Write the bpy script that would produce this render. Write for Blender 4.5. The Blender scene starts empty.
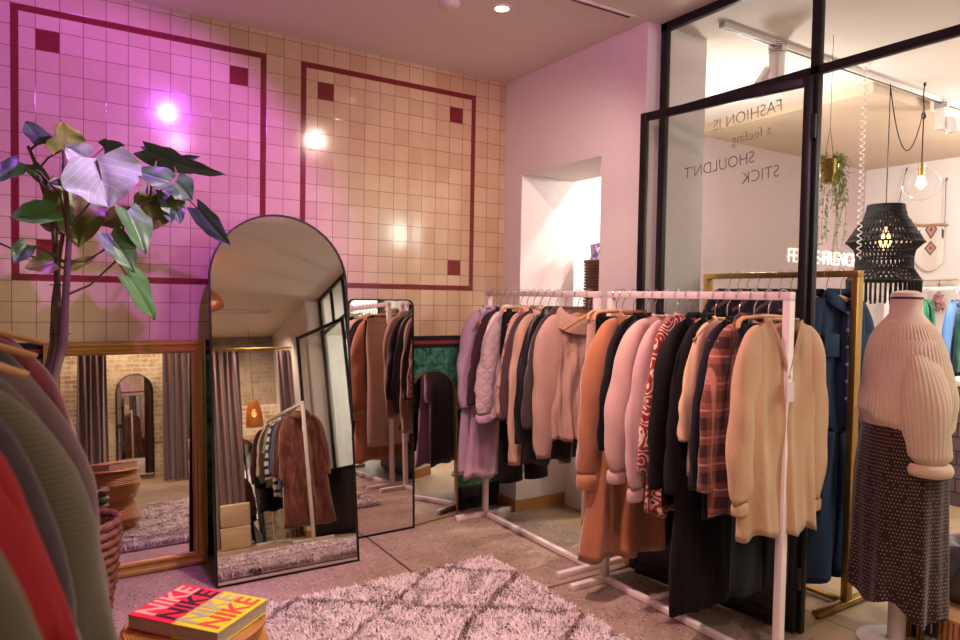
import bpy, bmesh, math, random
import numpy as np
from mathutils import Vector, Matrix, Euler, noise as mnoise
PI = math.pi
R = math.radians
sc = bpy.context.scene
col = sc.collection
random.seed(7)

# ------------------------------------------------------------------ camera
CF, CYAW, CPITCH, CROLL = 686.8, R(32.428), R(-1.932), R(-1.0126)
CAM = np.array([0, 0, 1.45])
def cam_axes():
    f = np.array([math.sin(CYAW)*math.cos(CPITCH), math.cos(CYAW)*math.cos(CPITCH), math.sin(CPITCH)])
    r = np.array([math.cos(CYAW), -math.sin(CYAW), 0]); u = np.cross(r, f)
    return math.cos(CROLL)*r-math.sin(CROLL)*u, math.sin(CROLL)*r+math.cos(CROLL)*u, f
AX_R, AX_U, AX_F = cam_axes()
def at(px, py, ax, v):
    "point of the room seen at a photo pixel, on the plane axis = v"
    d = AX_R*(px-480)/CF - AX_U*(py-320)/CF + AX_F
    i = 'xyz'.index(ax)
    return Vector(CAM + d*(v-CAM[i])/d[i])
cd = bpy.data.cameras.new('camera'); cam = bpy.data.objects.new('camera', cd); col.objects.link(cam)
cam.matrix_world = Matrix([[AX_R[i], AX_U[i], -AX_F[i], CAM[i]] for i in range(3)]+[[0, 0, 0, 1]])
cd.sensor_width = 36; cd.lens = CF/960*36; cd.clip_start = .05
cd.dof.use_dof = True; cd.dof.focus_distance = 3.3; cd.dof.aperture_fstop = 3.2
sc.camera = cam

# ------------------------------------------------------------------ node helpers
def lin(c):
    if isinstance(c, str):
        c = c.lstrip('#'); c = [int(c[i:i+2], 16)/255 for i in (0, 2, 4)]
        return tuple(x/12.92 if x <= .04045 else ((x+.055)/1.055)**2.4 for x in c)+(1,)
    return tuple(c)+(1,) if len(c) == 3 else tuple(c)
class S:
    "a scalar socket with arithmetic"
    def __init__(s, nt, k): s.nt = nt; s.k = k
    def m(s, op, b=None, c=None):
        n = s.nt.nodes.new('ShaderNodeMath'); n.operation = op
        for i, v in enumerate((s, b, c)):
            if v is None: continue
            if isinstance(v, S): s.nt.links.new(v.k, n.inputs[i])
            else: n.inputs[i].default_value = v
        return S(s.nt, n.outputs[0])
    def __add__(s, o): return s.m('ADD', o)
    def __sub__(s, o): return s.m('SUBTRACT', o)
    def __mul__(s, o): return s.m('MULTIPLY', o)
    def __truediv__(s, o): return s.m('DIVIDE', o)
    def fr(s): return s.m('FRACT')
    def fl(s): return s.m('FLOOR')
    def lt(s, o): return s.m('LESS_THAN', o)
    def gt(s, o): return s.m('GREATER_THAN', o)
    def sin(s): return s.m('SINE')
    def abs(s): return s.m('ABSOLUTE')
    def mx(s, o): return s.m('MAXIMUM', o)
    def mn(s, o): return s.m('MINIMUM', o)
    def band(s, a, b): return s.gt(a)*s.lt(b)
def xyz(nt, kind='Object'):
    t = nt.nodes.new('ShaderNodeTexCoord'); q = nt.nodes.new('ShaderNodeSeparateXYZ')
    nt.links.new(t.outputs[kind], q.inputs[0])
    return [S(nt, q.outputs[i]) for i in range(3)], t.outputs[kind]
def noise(nt, vec, scale, detail=3, rough=.55, dist=0):
    n = nt.nodes.new('ShaderNodeTexNoise'); n.inputs['Scale'].default_value = scale
    n.inputs['Detail'].default_value = detail; n.inputs['Roughness'].default_value = rough
    n.inputs['Distortion'].default_value = dist
    nt.links.new(vec, n.inputs['Vector']); return S(nt, n.outputs['Fac'])
def comb(nt, x, y, z):
    n = nt.nodes.new('ShaderNodeCombineXYZ')
    for i, v in enumerate((x, y, z)):
        if isinstance(v, S): nt.links.new(v.k, n.inputs[i])
        else: n.inputs[i].default_value = v
    return n.outputs[0]
def white(nt, vec):
    n = nt.nodes.new('ShaderNodeTexWhiteNoise'); nt.links.new(vec, n.inputs['Vector']); return S(nt, n.outputs['Value'])
def ramp(nt, f, a, b):
    n = nt.nodes.new('ShaderNodeMapRange'); n.inputs[1].default_value = a; n.inputs[2].default_value = b
    nt.links.new(f.k, n.inputs[0]); return S(nt, n.outputs[0])
def mixc(nt, f, a, b):
    n = nt.nodes.new('ShaderNodeMix'); n.data_type = 'RGBA'
    if isinstance(f, S): nt.links.new(f.k, n.inputs[0])
    else: n.inputs[0].default_value = f
    for i, v in ((6, a), (7, b)):
        if hasattr(v, 'is_output'): nt.links.new(v, n.inputs[i])
        else: n.inputs[i].default_value = lin(v)
    return n.outputs[2]
def bump(nt, bs, h, strength=.3, dist=.01):
    n = nt.nodes.new('ShaderNodeBump'); n.inputs['Strength'].default_value = strength; n.inputs['Distance'].default_value = dist
    nt.links.new(h.k, n.inputs['Height']); nt.links.new(n.outputs[0], bs.inputs['Normal'])
MATS = {}
def new_mat(name, rough=.6, metal=0, spec=.5):
    m = bpy.data.materials.new(name); m.use_nodes = True; nt = m.node_tree
    bs = nt.nodes['Principled BSDF']; bs.inputs['Roughness'].default_value = rough; bs.inputs['Metallic'].default_value = metal
    bs.inputs['Specular IOR Level'].default_value = spec
    return m, nt, bs
def setc(nt, bs, c):
    if hasattr(c, 'is_output'): nt.links.new(c, bs.inputs['Base Color'])
    else: bs.inputs['Base Color'].default_value = lin(c)
def plain(name, c, rough=.5, metal=0, var=.08, nscale=6, bmp=0, spec=.5):
    if name in MATS: return MATS[name]
    m, nt, bs = new_mat(name, rough, metal, spec)
    (x, y, z), v = xyz(nt); f = noise(nt, v, nscale)
    l = lin(c)
    setc(nt, bs, mixc(nt, f, tuple(k*(1-var*1.6) for k in l[:3]), tuple(min(1, k*(1+var*1.6)) for k in l[:3])))
    if bmp: bump(nt, bs, noise(nt, v, nscale*12), bmp, .002)
    MATS[name] = m; return m
def emit(name, c, strength):
    if name in MATS: return MATS[name]
    m, nt, bs = new_mat(name); bs.inputs['Base Color'].default_value = lin(c)
    bs.inputs['Emission Color'].default_value = lin(c); bs.inputs['Emission Strength'].default_value = strength
    MATS[name] = m; return m
def glass(name, tint='#f4f4f2', refl=.5):
    if name in MATS: return MATS[name]
    m = bpy.data.materials.new(name); m.use_nodes = True; nt = m.node_tree; nt.nodes.clear()
    o = nt.nodes.new('ShaderNodeOutputMaterial'); mx = nt.nodes.new('ShaderNodeMixShader')
    t = nt.nodes.new('ShaderNodeBsdfTransparent'); g = nt.nodes.new('ShaderNodeBsdfGlossy'); fz = nt.nodes.new('ShaderNodeFresnel')
    t.inputs[0].default_value = lin(tint); g.inputs['Roughness'].default_value = .02; fz.inputs[0].default_value = 1.45
    lw = nt.nodes.new('ShaderNodeLayerWeight'); fc = S(nt, lw.outputs['Facing']); f = ((fc*fc*fc*fc)*.8+.035)*refl
    nt.links.new(f.k, mx.inputs[0]); nt.links.new(t.outputs[0], mx.inputs[1]); nt.links.new(g.outputs[0], mx.inputs[2])
    nt.links.new(mx.outputs[0], o.inputs[0]); MATS[name] = m; return m

def cloth(name, c, pattern=None, c2='#ffffff', c3='#000000', rough=.85, sheen=.25, weave=260, bmp=.25, var=.07):
    if name in MATS: return MATS[name]
    m, nt, bs = new_mat(name, rough, 0, .25)
    (x, y, z), v = xyz(nt)
    bs.inputs['Sheen Weight'].default_value = sheen; bs.inputs['Sheen Roughness'].default_value = .5
    l = lin(c)
    base = mixc(nt, noise(nt, v, 9), tuple(k*(1-var*2) for k in l[:3]), tuple(min(1, k*(1+var*2)) for k in l[:3]))
    h = noise(nt, v, weave, 2)
    if pattern == 'plaid':
        fx = ((x+y*.5)*9.5).fr(); fz = (z*9.5).fr()
        a = fx.lt(.45); b = fz.lt(.45); t = (fx.band(.68, .76)).mx(fz.band(.68, .76))
        base = mixc(nt, (a+b)*.5, base, c2); base = mixc(nt, t*.6, base, c3)
        base = mixc(nt, noise(nt, v, 40)*.3, base, c2)
    elif pattern == 'zebra':
        n1 = noise(nt, v, 13, 1); n2 = noise(nt, v, 40, 1)
        w = ((z*95)+(n1*46)+(x*60)).sin()+(n2-.5)*1.8
        base = mixc(nt, w.gt(.35), base, c2)
    elif pattern == 'stripe':
        base = mixc(nt, (z*11).fr().lt(.42), base, c2)
    elif pattern == 'dots':
        at2 = nt.nodes.new('ShaderNodeMath'); at2.operation = 'ARCTAN2'
        nt.links.new(y.k, at2.inputs[0]); nt.links.new(x.k, at2.inputs[1])
        u = S(nt, at2.outputs[0])*15
        row = (z*66); k = row.fl()
        uu = (u+(k*.5)).fr(); vv = row.fr()
        n = white(nt, comb(nt, (u+(k*.5)).fl(), k, 0.0))
        base = mixc(nt, uu.band(.32, .68)*vv.band(.4, .64)*n.gt(.12), base, c2)
    elif pattern == 'floral':
        n1 = noise(nt, v, 30, 2); n2 = noise(nt, v, 45, 2, .5, 1.5)
        base = mixc(nt, n1.gt(.58), base, c2); base = mixc(nt, n2.gt(.64), base, c3)
    elif pattern == 'quilt':
        a = ((x+z)*14).fr(); b = ((x-z)*14).fr()
        e = ((a-.5).abs()).mx((b-.5).abs())
        h = ramp(nt, e, .5, .25)+(h*.1)
    elif pattern == 'rib':
        h = ((x+y)*1250).sin()*.5
        base = mixc(nt, ramp(nt, ((x+y)*1250).sin(), -1, 1)*.3, base, tuple(k*.8 for k in l[:3]))
    elif pattern == 'hrib':
        h = (z*760).sin()*.5
        base = mixc(nt, ramp(nt, (z*760).sin(), -1, 1)*.55, base, c2)
    elif pattern == 'velvet':
        n1 = noise(nt, comb(nt, x*26, y*26, z*7), 1, 3, .6)
        base = mixc(nt, ramp(nt, n1, .4, .66), base, c2)
        bs.inputs['Sheen Weight'].default_value = .8
    elif pattern == 'denim':
        n1 = noise(nt, comb(nt, x*500, y*500, z*70), 1, 2); n2 = noise(nt, v, 5, 3)
        base = mixc(nt, n1*.5, base, c2); base = mixc(nt, ramp(nt, n2, .55, .8)*.35, base, c2)
    elif pattern == 'satin':
        bs.inputs['Roughness'].default_value = .4; bs.inputs['Specular IOR Level'].default_value = .5
    elif pattern == 'fleece':
        h = noise(nt, v, 90, 4)
    setc(nt, bs, base)
    bump(nt, bs, h, bmp if pattern != 'quilt' else .35, .003 if pattern != 'quilt' else .006)
    MATS[name] = m; return m

# ------------------------------------------------------------------ object helpers
def link(o, parent=None):
    col.objects.link(o)
    if parent is not None: o.parent = parent
    return o
def mesh_obj(name, verts, faces, mat, parent=None, smooth=True):
    me = bpy.data.meshes.new(name); me.from_pydata([tuple(v) for v in verts], [], faces)
    if smooth: me.polygons.foreach_set('use_smooth', [True]*len(me.polygons))
    me.materials.append(mat); me.update()
    return link(bpy.data.objects.new(name, me), parent)
def thing(name, label, cat, loc=(0, 0, 0), rot=(0, 0, 0), group=None):
    o = bpy.data.objects.new(name, None); o.empty_display_size = .05
    link(o); o.location = loc; o.rotation_euler = rot if not isinstance(rot, (int, float)) else (0, 0, rot)
    o['label'] = label; o['category'] = cat
    if group: o['group'] = group
    return o
def tag(o, label, cat, group=None):
    o['label'] = label; o['category'] = cat
    if group: o['group'] = group
    return o
def dup(root, label, loc, rot=None, group=None):
    r = root.copy(); col.objects.link(r); r.location = loc
    if rot is not None: r.rotation_euler = rot
    r['label'] = label
    if group: r['group'] = group
    for ch in list(root.children):
        c = ch.copy(); col.objects.link(c); c.parent = r
        for g in ch.children:
            d = g.copy(); col.objects.link(d); d.parent = c
    return r
class MB:
    "collects shapes that together make one mesh"
    def __init__(s): s.v = []; s.f = []
    def add(s, v, f):
        n = len(s.v); s.v += [tuple(p) for p in v]; s.f += [tuple(i+n for i in q) for q in f]; return s
    def box(s, a, b, bev=0.0):
        if bev <= 0:
            v = [(x, y, z) for x in (a[0], b[0]) for y in (a[1], b[1]) for z in (a[2], b[2])]
            return s.add(v, [(0, 1, 3, 2), (4, 6, 7, 5), (0, 4, 5, 1), (2, 3, 7, 6), (0, 2, 6, 4), (1, 5, 7, 3)])
        bm = bmesh.new(); bmesh.ops.create_cube(bm, size=1)
        for q in bm.verts: q.co = Vector([(a[i]+b[i])/2+q.co[i]*(b[i]-a[i]) for i in range(3)])
        bmesh.ops.bevel(bm, geom=list(bm.edges), offset=bev, segments=2, profile=.5, affect='EDGES')
        bm.verts.ensure_lookup_table()
        s.add([q.co.copy() for q in bm.verts], [[q.index for q in f.verts] for f in bm.faces]); bm.free(); return s
    def tube(s, pts, rad, seg=8, caps=True, flat=None, up=None):
        pts = [Vector(p) for p in pts]; n = len(pts)
        if not isinstance(rad, (list, tuple)): rad = [rad]*n
        base = len(s.v); prev = None
        for i, p in enumerate(pts):
            t = (pts[min(i+1, n-1)]-pts[max(i-1, 0)]).normalized()
            if prev is None:
                a = Vector(up) if up else (Vector((0, 0, 1)) if abs(t.z) < .9 else Vector((0, 1, 0)))
            else: a = prev
            u = (a-t*a.dot(t)).normalized(); w = t.cross(u); prev = u
            r = rad[i]
            for k in range(seg):
                an = 2*PI*(k+.5)/seg
                s.v.append(tuple(p+u*(r*math.cos(an))+w*(r*(flat or 1)*math.sin(an))))
        for i in range(n-1):
            for k in range(seg):
                a = base+i*seg+k; b = base+i*seg+(k+1) % seg
                s.f.append((a, b, b+seg, a+seg))
        if caps:
            s.f.append(tuple(base+k for k in reversed(range(seg)))); s.f.append(tuple(base+(n-1)*seg+k for k in range(seg)))
        return s
    def lathe(s, prof, seg=32, c=(0, 0, 0), sx=1, sy=1, fn=None, caps=True):
        base = len(s.v)
        for i, (r, z) in enumerate(prof):
            for k in range(seg):
                a = 2*PI*k/seg; rr, zz = (r, z) if fn is None else fn(r, z, a, i)
                s.v.append((c[0]+rr*math.cos(a)*sx, c[1]+rr*math.sin(a)*sy, c[2]+zz))
        for i in range(len(prof)-1):
            for k in range(seg):
                a = base+i*seg+k; b = base+i*seg+(k+1) % seg
                s.f.append((a, b, b+seg, a+seg))
        if caps:
            s.f.append(tuple(base+k for k in reversed(range(seg)))); s.f.append(tuple(base+(len(prof)-1)*seg+k for k in range(seg)))
        return s
    def slab(s, grid, off):
        "closed sheet: grid[row][col] of points, thickened by the offset vector"
        R_, C_ = len(grid), len(grid[0]); off = Vector(off); base = len(s.v)
        for o in (Vector((0, 0, 0)), off):
            for row in grid:
                for p in row: s.v.append(tuple(Vector(p)+o))
        N = R_*C_
        def q(i, j, k=0): return base+k*N+i*C_+j
        for i in range(R_-1):
            for j in range(C_-1):
                s.f.append((q(i, j), q(i, j+1), q(i+1, j+1), q(i+1, j)))
                s.f.append((q(i, j, 1), q(i+1, j, 1), q(i+1, j+1, 1), q(i, j+1, 1)))
        for j in range(C_-1):
            s.f.append((q(0, j), q(0, j, 1), q(0, j+1, 1), q(0, j+1)))
            s.f.append((q(R_-1, j), q(R_-1, j+1), q(R_-1, j+1, 1), q(R_-1, j, 1)))
        for i in range(R_-1):
            s.f.append((q(i, 0), q(i+1, 0), q(i+1, 0, 1), q(i, 0, 1)))
            s.f.append((q(i, C_-1), q(i, C_-1, 1), q(i+1, C_-1, 1), q(i+1, C_-1)))
        return s
    def obj(s, name, mat, parent=None, smooth=False):
        o = mesh_obj(name, s.v, s.f, mat, parent, smooth)
        return o
    def soft(s, name, mat, parent=None, ang=40):
        o = s.obj(name, mat, parent, True)
        bm = bmesh.new(); bm.from_mesh(o.data); bmesh.ops.recalc_face_normals(bm, faces=bm.faces)
        for e in bm.edges:
            if len(e.link_faces) == 2 and e.calc_face_angle(0) > R(ang): e.smooth = False
        bm.to_mesh(o.data); bm.free(); return o
def struct(o):
    o['kind'] = 'structure'; return o
def text_obj(name, txt, size, mat, parent=None, loc=(0, 0, 0), rot=(0, 0, 0), extrude=.001, xscale=1, bold=0, align='LEFT'):
    cu = bpy.data.curves.new(name, 'FONT'); cu.body = txt; cu.size = size; cu.extrude = extrude; cu.offset = bold; cu.align_x = align
    t = bpy.data.objects.new('tmp', cu); col.objects.link(t)
    dg = bpy.context.evaluated_depsgraph_get(); me = bpy.data.meshes.new_from_object(t.evaluated_get(dg))
    bpy.data.objects.remove(t); me.name = name; me.materials.clear(); me.materials.append(mat)
    o = link(bpy.data.objects.new(name, me), parent); o.location = loc; o.rotation_euler = rot; o.scale = (xscale, 1, 1)
    return o
# ------------------------------------------------------------------ setting: dimensions
YW, XW, ZC = 3.955, 2.695, 2.92         # tiled wall, white wall, ceiling
XL = -1.35                              # left wall, outside the picture
YB = -2.9                               # brick wall behind the camera
XP = 2.80                               # black framed partition
XE = 7.3                                # far white wall of the neighbouring shop room

def tile_wall_mat():
    m, nt, bs = new_mat('glazed_tiles', .13)
    (x, y, z), v = xyz(nt)
    u = (x+.130)/.0992; w = (z-1.189)/.1003
    iu = u.fl(); iw = w.fl()
    rnd = white(nt, comb(nt, iu, iw, 0.0))
    grout = ((u.fr()-.5).abs().mx((w.fr()-.5).abs())).gt(.484)
    cream = mixc(nt, rnd, '#d9c3a2', '#c9b08c')
    cream = mixc(nt, noise(nt, v, 14, 4)*.35, cream, '#b99a78')
    red = mixc(nt, noise(nt, v, 60, 3), '#5e1620', '#8a3036')
    # red border strips around two panels
    strip = None; acc = None
    for x0 in (-.130, 1.2588):
        x1 = x0+1.190; z0 = 1.490; z1 = 2.794; t = .032
        ins = x.band(x0, x1)*z.band(z0, z1)
        inn = x.band(x0+t, x1-t)*z.band(z0+t, z1-t)
        s_ = ins-inn; strip = s_ if strip is None else strip.mx(s_)
        for xa in (x0+.0992, x1-.1984):
            for za in (1.5902, 2.5932):
                a = x.band(xa+.001, xa+.098)*z.band(za+.001, za+.099); acc = a if acc is None else acc.mx(a)
    c = mixc(nt, grout, cream, '#7d6450')
    c = mixc(nt, strip.mx(acc), c, red)
    # green dado
    gu = (x/.0992).fr(); gw = (z/.2).fr()
    gg = ((gu-.5).abs()).gt(.49).mx(((gw-.5).abs()).gt(.493))
    green = mixc(nt, ramp(nt, noise(nt, v, 16, 5, .65, .8), .35, .65), '#1d5645', '#5aa586')
    green = mixc(nt, gg, green, '#0c2b25')
    c = mixc(nt, z.lt(1.110), c, green)
    c = mixc(nt, z.band(1.110, 1.189), c, '#23282c')
    c = mixc(nt, z.band(1.136, 1.158), c, '#8e3a3e')
    c = mixc(nt, z.lt(.16), c, '#262220')
    setc(nt, bs, c)
    h = (rnd*.2)-(grout*.6)+(noise(nt, v, 12, 2)*.35)
    bump(nt, bs, h, .22, .004)
    return m
def wall_paint(name, c, var=.03):
    return plain(name, c, .75, 0, var, 2.5, .08, .3)
def brick_mat():
    m, nt, bs = new_mat('whitewashed_brick', .9)
    (x, y, z), v = xyz(nt)
    b = nt.nodes.new('ShaderNodeTexBrick'); nt.links.new(comb(nt, x, z, 0.0), b.inputs['Vector'])
    b.inputs['Scale'].default_value = 1; b.inputs['Brick Width'].default_value = .21; b.inputs['Row Height'].default_value = .065
    b.inputs['Mortar Size'].default_value = .008
    b.inputs['Color1'].default_value = lin('#b39a80'); b.inputs['Color2'].default_value = lin('#8d7560'); b.inputs['Mortar'].default_value = lin('#cfc3b0')
    n1 = noise(nt, v, 3, 5, .65); n2 = noise(nt, v, 25, 4)
    c = mixc(nt, ramp(nt, n1, .4, .62), b.outputs['Color'], '#d8cdb9')
    c = mixc(nt, ramp(nt, n2, .55, .75)*.6, c, '#7c6350')
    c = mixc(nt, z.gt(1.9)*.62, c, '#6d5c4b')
    setc(nt, bs, c); bump(nt, bs, S(nt, b.outputs['Fac'])*-.6+n2*.5, .7, .012)
    return m
def floor_mat(name, base, dark, speck):
    m, nt, bs = new_mat(name, .5)
    (x, y, z), v = xyz(nt)
    c = mixc(nt, ramp(nt, noise(nt, v, 3.5, 5, .6), .3, .7), dark, base)
    vo = nt.nodes.new('ShaderNodeTexVoronoi'); vo.inputs['Scale'].default_value = 62; nt.links.new(v, vo.inputs['Vector'])
    d = S(nt, vo.outputs['Distance']); q = nt.nodes.new('ShaderNodeSeparateColor'); nt.links.new(vo.outputs['Color'], q.inputs[0])
    r_ = S(nt, q.outputs[0])
    if speck:
        c = mixc(nt, d.lt(.30)*r_.gt(.72), c, '#e0c6ac')
        c = mixc(nt, d.lt(.36)*r_.lt(.24), c, '#4a3830')
        c = mixc(nt, noise(nt, v, 130, 2)*.5, c, dark)
        jy = ((y-2.66)*.55).fr().lt(.008).mx(((x-1.62)*.55).fr().lt(.008))
        c = mixc(nt, jy, c, '#4a3a34')
    else:
        jy = ((y-2.45)*.8).fr().lt(.008).mx(((x-3.02)*.8).fr().lt(.008))
        c = mixc(nt, jy, c, '#6b5844')
        c = mixc(nt, noise(nt, v, 60, 2)*.3, c, dark)
    setc(nt, bs, c)
    bs.inputs['Roughness'].default_value = .42
    bump(nt, bs, noise(nt, v, 140, 2)+noise(nt, v, 9, 2)*2, .12, .004)
    return m
def box_obj(name, a, b, mat, parent=None, bev=0.0):
    return MB().box(a, b, bev).soft(name, mat, parent)

M_WHITE = wall_paint('white_plaster', '#e6dedb')
M_CEIL = wall_paint('ceiling_paint', '#e2d8d2')
M_MAUVE = wall_paint('pale_mauve', '#b9a3a3')
M_OAK = plain('oak_baseboard', '#b9854c', .5, 0, .14, 8, .1)
M_STEEL = plain('black_steel', '#1b1919', .42, .4, .05)
M_RACK = plain('white_powder_coat', '#e9dcd6', .4, 0, .03)
M_BRASS = plain('brushed_gold', '#a98645', .35, .85, .06, 30)
M_DARKMETAL = plain('dark_metal', '#2a2626', .35, .8, .05)
M_CHROME = plain('hanger_steel', '#b9b0aa', .25, 1, .03)
M_WOOD = plain('beech_wood', '#c79563', .45, 0, .14, 14, .1)
M_RATTAN = None
mir, nt_, bs_ = new_mat('mirror_silver', 0.0, 1); bs_.inputs['Base Color'].default_value = (.80, .79, .77, 1); M_MIRROR = mir
M_GLASS = glass('clear_glass')

struct(box_obj('floor', (XL, YB, -.1), (XP+.02, YW, 0), floor_mat('speckled_concrete', '#b7a291', '#8d786a', True)))
fo = struct(box_obj('floor', (XP+.02, YB, -.1), (XE, YW+.05, 0), floor_mat('polished_concrete', '#b59b78', '#957c60', False)))
struct(box_obj('ceiling', (XL, YB, ZC), (XE, YW+.1, ZC+.12), M_CEIL))
struct(box_obj('wall_back', (XL, YW, -.1), (XW, YW+.15, ZC), tile_wall_mat()))
struct(box_obj('wall_left', (XL-.12, YB, -.1), (XL, YW+.15, ZC), M_WHITE))
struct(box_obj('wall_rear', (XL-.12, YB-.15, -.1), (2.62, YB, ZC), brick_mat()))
struct(box_obj('wall_rear_side', (2.62, YB-.15, -.1), (2.86, -1.06, ZC), M_WHITE))
# white wall with the opening
w = MB(); x0, x1 = XW, 3.16; oy0, oy1, oz = 2.975, 3.75, 2.27
w.box((x0, 2.64, -.1), (x1, oy0, ZC)).box((x0, oy1, -.1), (x1, YW+.15, ZC)).box((x0, oy0, oz), (x1, oy1, ZC))
struct(w.obj('wall_right', M_WHITE))
struct(box_obj('wall_far_back', (3.16, YW+.05, -.1), (XE+.1, YW+.2, ZC), M_WHITE))
struct(box_obj('wall_far_right', (XE, YB, -.1), (XE+.12, YW+.2, ZC), M_WHITE))
struct(box_obj('wall_far_front', (2.86, YB-.15, -.1), (XE+.12, YB, ZC), M_WHITE))
struct(box_obj('trim_soffit', (4.64, 2.50, 2.85), (XE, YW+.05, ZC), wall_paint('soffit_paint', '#d2bda6')))
struct(box_obj('trim_wall_panel', (4.60, YW+.02, 0), (XE, YW+.05, 2.85), M_MAUVE))  # mauve sheet over the far wall below the soffit
bb = MB().box((XW-.012, oy1, 0), (XW, YW, .075)).box((XW-.012, 2.64, 0), (XW, oy0, .075)).box((XW-.012, oy1-.012, 0), (x1+.012, oy1, .075)).box((XW-.012, oy0, 0), (x1, oy0+.012, .075)).box((XW-.012, 2.628, 0), (2.775, 2.64, .075))
struct(bb.obj('baseboard_right', M_OAK))
struct(box_obj('baseboard_far', (3.16, YW+.036, 0), (4.58, YW+.05, .075), M_OAK))
struct(box_obj('baseboard_rear', (2.605, YB, 0), (2.62, -1.06, .075), M_OAK))
struct(box_obj('baseboard_left', (XL, YB, 0), (XL+.015, YW, .075), M_OAK))

# ------------------------------------------------------------------ black steel partition
def post(mb, y, z0=0, z1=ZC, w=.042): mb.box((XP-.016, y-w/2, z0), (XP+.016, y+w/2, z1), .003)
win = struct(bpy.data.objects.new('window_1', None)); link(win)
fr = MB()
for y in (2.61, 1.75, -.10, -1.035): post(fr, y)
post(fr, -.55, 2.42, ZC-.04, .04)
fr.box((XP-.016, -1.06, ZC-.045), (XP+.016, 2.635, ZC), .003).box((XP-.016, -1.06, 2.425), (XP+.016, 2.635, 2.462), .003)
fr.box((XP-.016, 1.75, 0), (XP+.016, 2.61, .05), .003).box((XP-.016, -1.035, 0), (XP+.016, -.10, .05), .003)
fr.soft('window_frame', M_STEEL, win)
for y0, y1 in ((1.775, 2.585), (-1.01, -.125)):
    box_obj('glass_pane', (XP-.004, y0, .05), (XP+.004, y1, 2.42), M_GLASS, win)
for y0, y1 in ((1.775, 2.585), (-.075, 1.725), (-1.01, -.57), (-.53, -.125)):
    box_obj('glass_pane', (XP-.004, y0, 2.465), (XP+.004, y1, ZC-.045), M_GLASS, win)
M_INK = plain('grey_marker', '#94817b', .7)
tb = at(783, 112, 'x', XP-.006)
for txt, px, py, sz in (('FASHION IS', 783, 110, .078), ('a feeling', 772, 134, .07), ("SHOULDN'T", 755, 162, .080), ('STICK', 780, 176, .080)):
    p = at(px, py, 'x', XP+.006)
    # written on the far face: reads from the other room, mirrored from here
    text_obj('lettering', txt, sz, M_INK, win, (XP+.006, p.y, p.z), (R(90), R(3), R(90)), .0004, .95, -.0014)

def door_leaf(name, hinge, end, zt, side):
    dx, dy = end[0]-hinge[0], end[1]-hinge[1]; w = math.hypot(dx, dy)
    d = struct(bpy.data.objects.new(name, None)); link(d); d.location = (hinge[0], hinge[1], 0); d.rotation_euler = (0, 0, math.atan2(dy, dx))
    f = MB(); t = .014; z0 = .012
    f.box((0, -t, z0), (.034, t, zt), .003).box((w-.038, -t, z0), (w, t, zt), .003).box((.038, -t, zt-.04), (w-.038, t, zt), .003)
    f.box((.034, -t, z0), (w-.038, t, .07), .003).box((.038, -t, .70), (w-.038, t, .74), .003)
    f.soft('door_frame', M_STEEL, d)
    box_obj('kick_panel', (.038, -.006, .07), (w-.038, .006, .70), plain('black_panel', '#262124', .45, .2, .04), d)
    box_obj('glass_pane', (.038, -.004, .74), (w-.038, .004, zt-.04), M_GLASS, d)
    MB().tube([(w-.025, side*.022, 1.0), (w-.025, side*.06, 1.0), (w-.10, side*.065, 1.0)], .008).soft('door_handle', M_DARKMETAL, d)
    for z in (.25, 1.2, 2.2): MB().tube([(-.006, 0, z-.05), (-.006, 0, z+.05)], .012).soft('hinge', M_STEEL, d)
door_leaf('door_1', (2.764, 1.742), (2.632, 2.605), 2.415, -1)
door_leaf('door_2', (2.765, -.115), (2.46, -1.02), 2.415, -1)
# ------------------------------------------------------------------ racks
def rack(label, x, y0, y1, zt=1.49, rot=0.0, group='white clothes racks', foot=.225, t=.0165):
    L = y1-y0
    r = thing('clothes_rack', label, 'clothes rack', (x, y0, 0), rot, group)
    for y in (t, L-t):
        MB().box((-t, y-t, .03), (t, y+t, zt-2*t), .003).soft('post', M_RACK, r)
        MB().box((-foot, y-t, 0), (foot, y+t, .03), .004).soft('foot', M_RACK, r)
    MB().box((-t, 0, zt-2*t), (t, L, zt), .003).soft('rail', M_RACK, r)
    MB().box((-t, 2*t, .002), (t, L-2*t, .03), .003).soft('base_bar', M_RACK, r)
    return r

# ------------------------------------------------------------------ hangers
def make_hanger(label):
    h = thing('clothes_hanger', label, 'hanger', (0, 0, 0), 0, 'wooden hangers on the racks')
    pts = [(-.001, 0, -.010)]
    hook = [(.0255*math.cos(a), 0, .0255*math.sin(a)) for a in np.linspace(R(200), R(-55), 14)]
    hook += [(.006, 0, -.034), (0, 0, -.05), (0, 0, -.105)]
    MB().tube(hook, .0022, 6).soft('hook', M_CHROME, h)
    m = MB(); pts = []; rr = []
    for i in range(-9, 10):
        u = i/9; pts.append((u*.195, -.002*u*u, -.117-.070*abs(u)**1.2+.006*(1-abs(u)))); rr.append(.0125*(1-.35*abs(u)))
    m.tube(pts, rr, 8, True, .42, (0, 0, 1))
    m.soft('shoulder_bar', M_WOOD, h)
    return h
HANGER = [None]
def hang(label, loc, rot=0.0):
    if len(label.split()) > 16: label = label.replace('light wooden ', 'wooden ')
    if HANGER[0] is None:
        h = make_hanger(label); HANGER[0] = h; h.location = loc; h.rotation_euler = (0, 0, rot); return h
    return dup(HANGER[0], label, loc, (0, 0, rot))
CLIP = [None]
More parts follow.
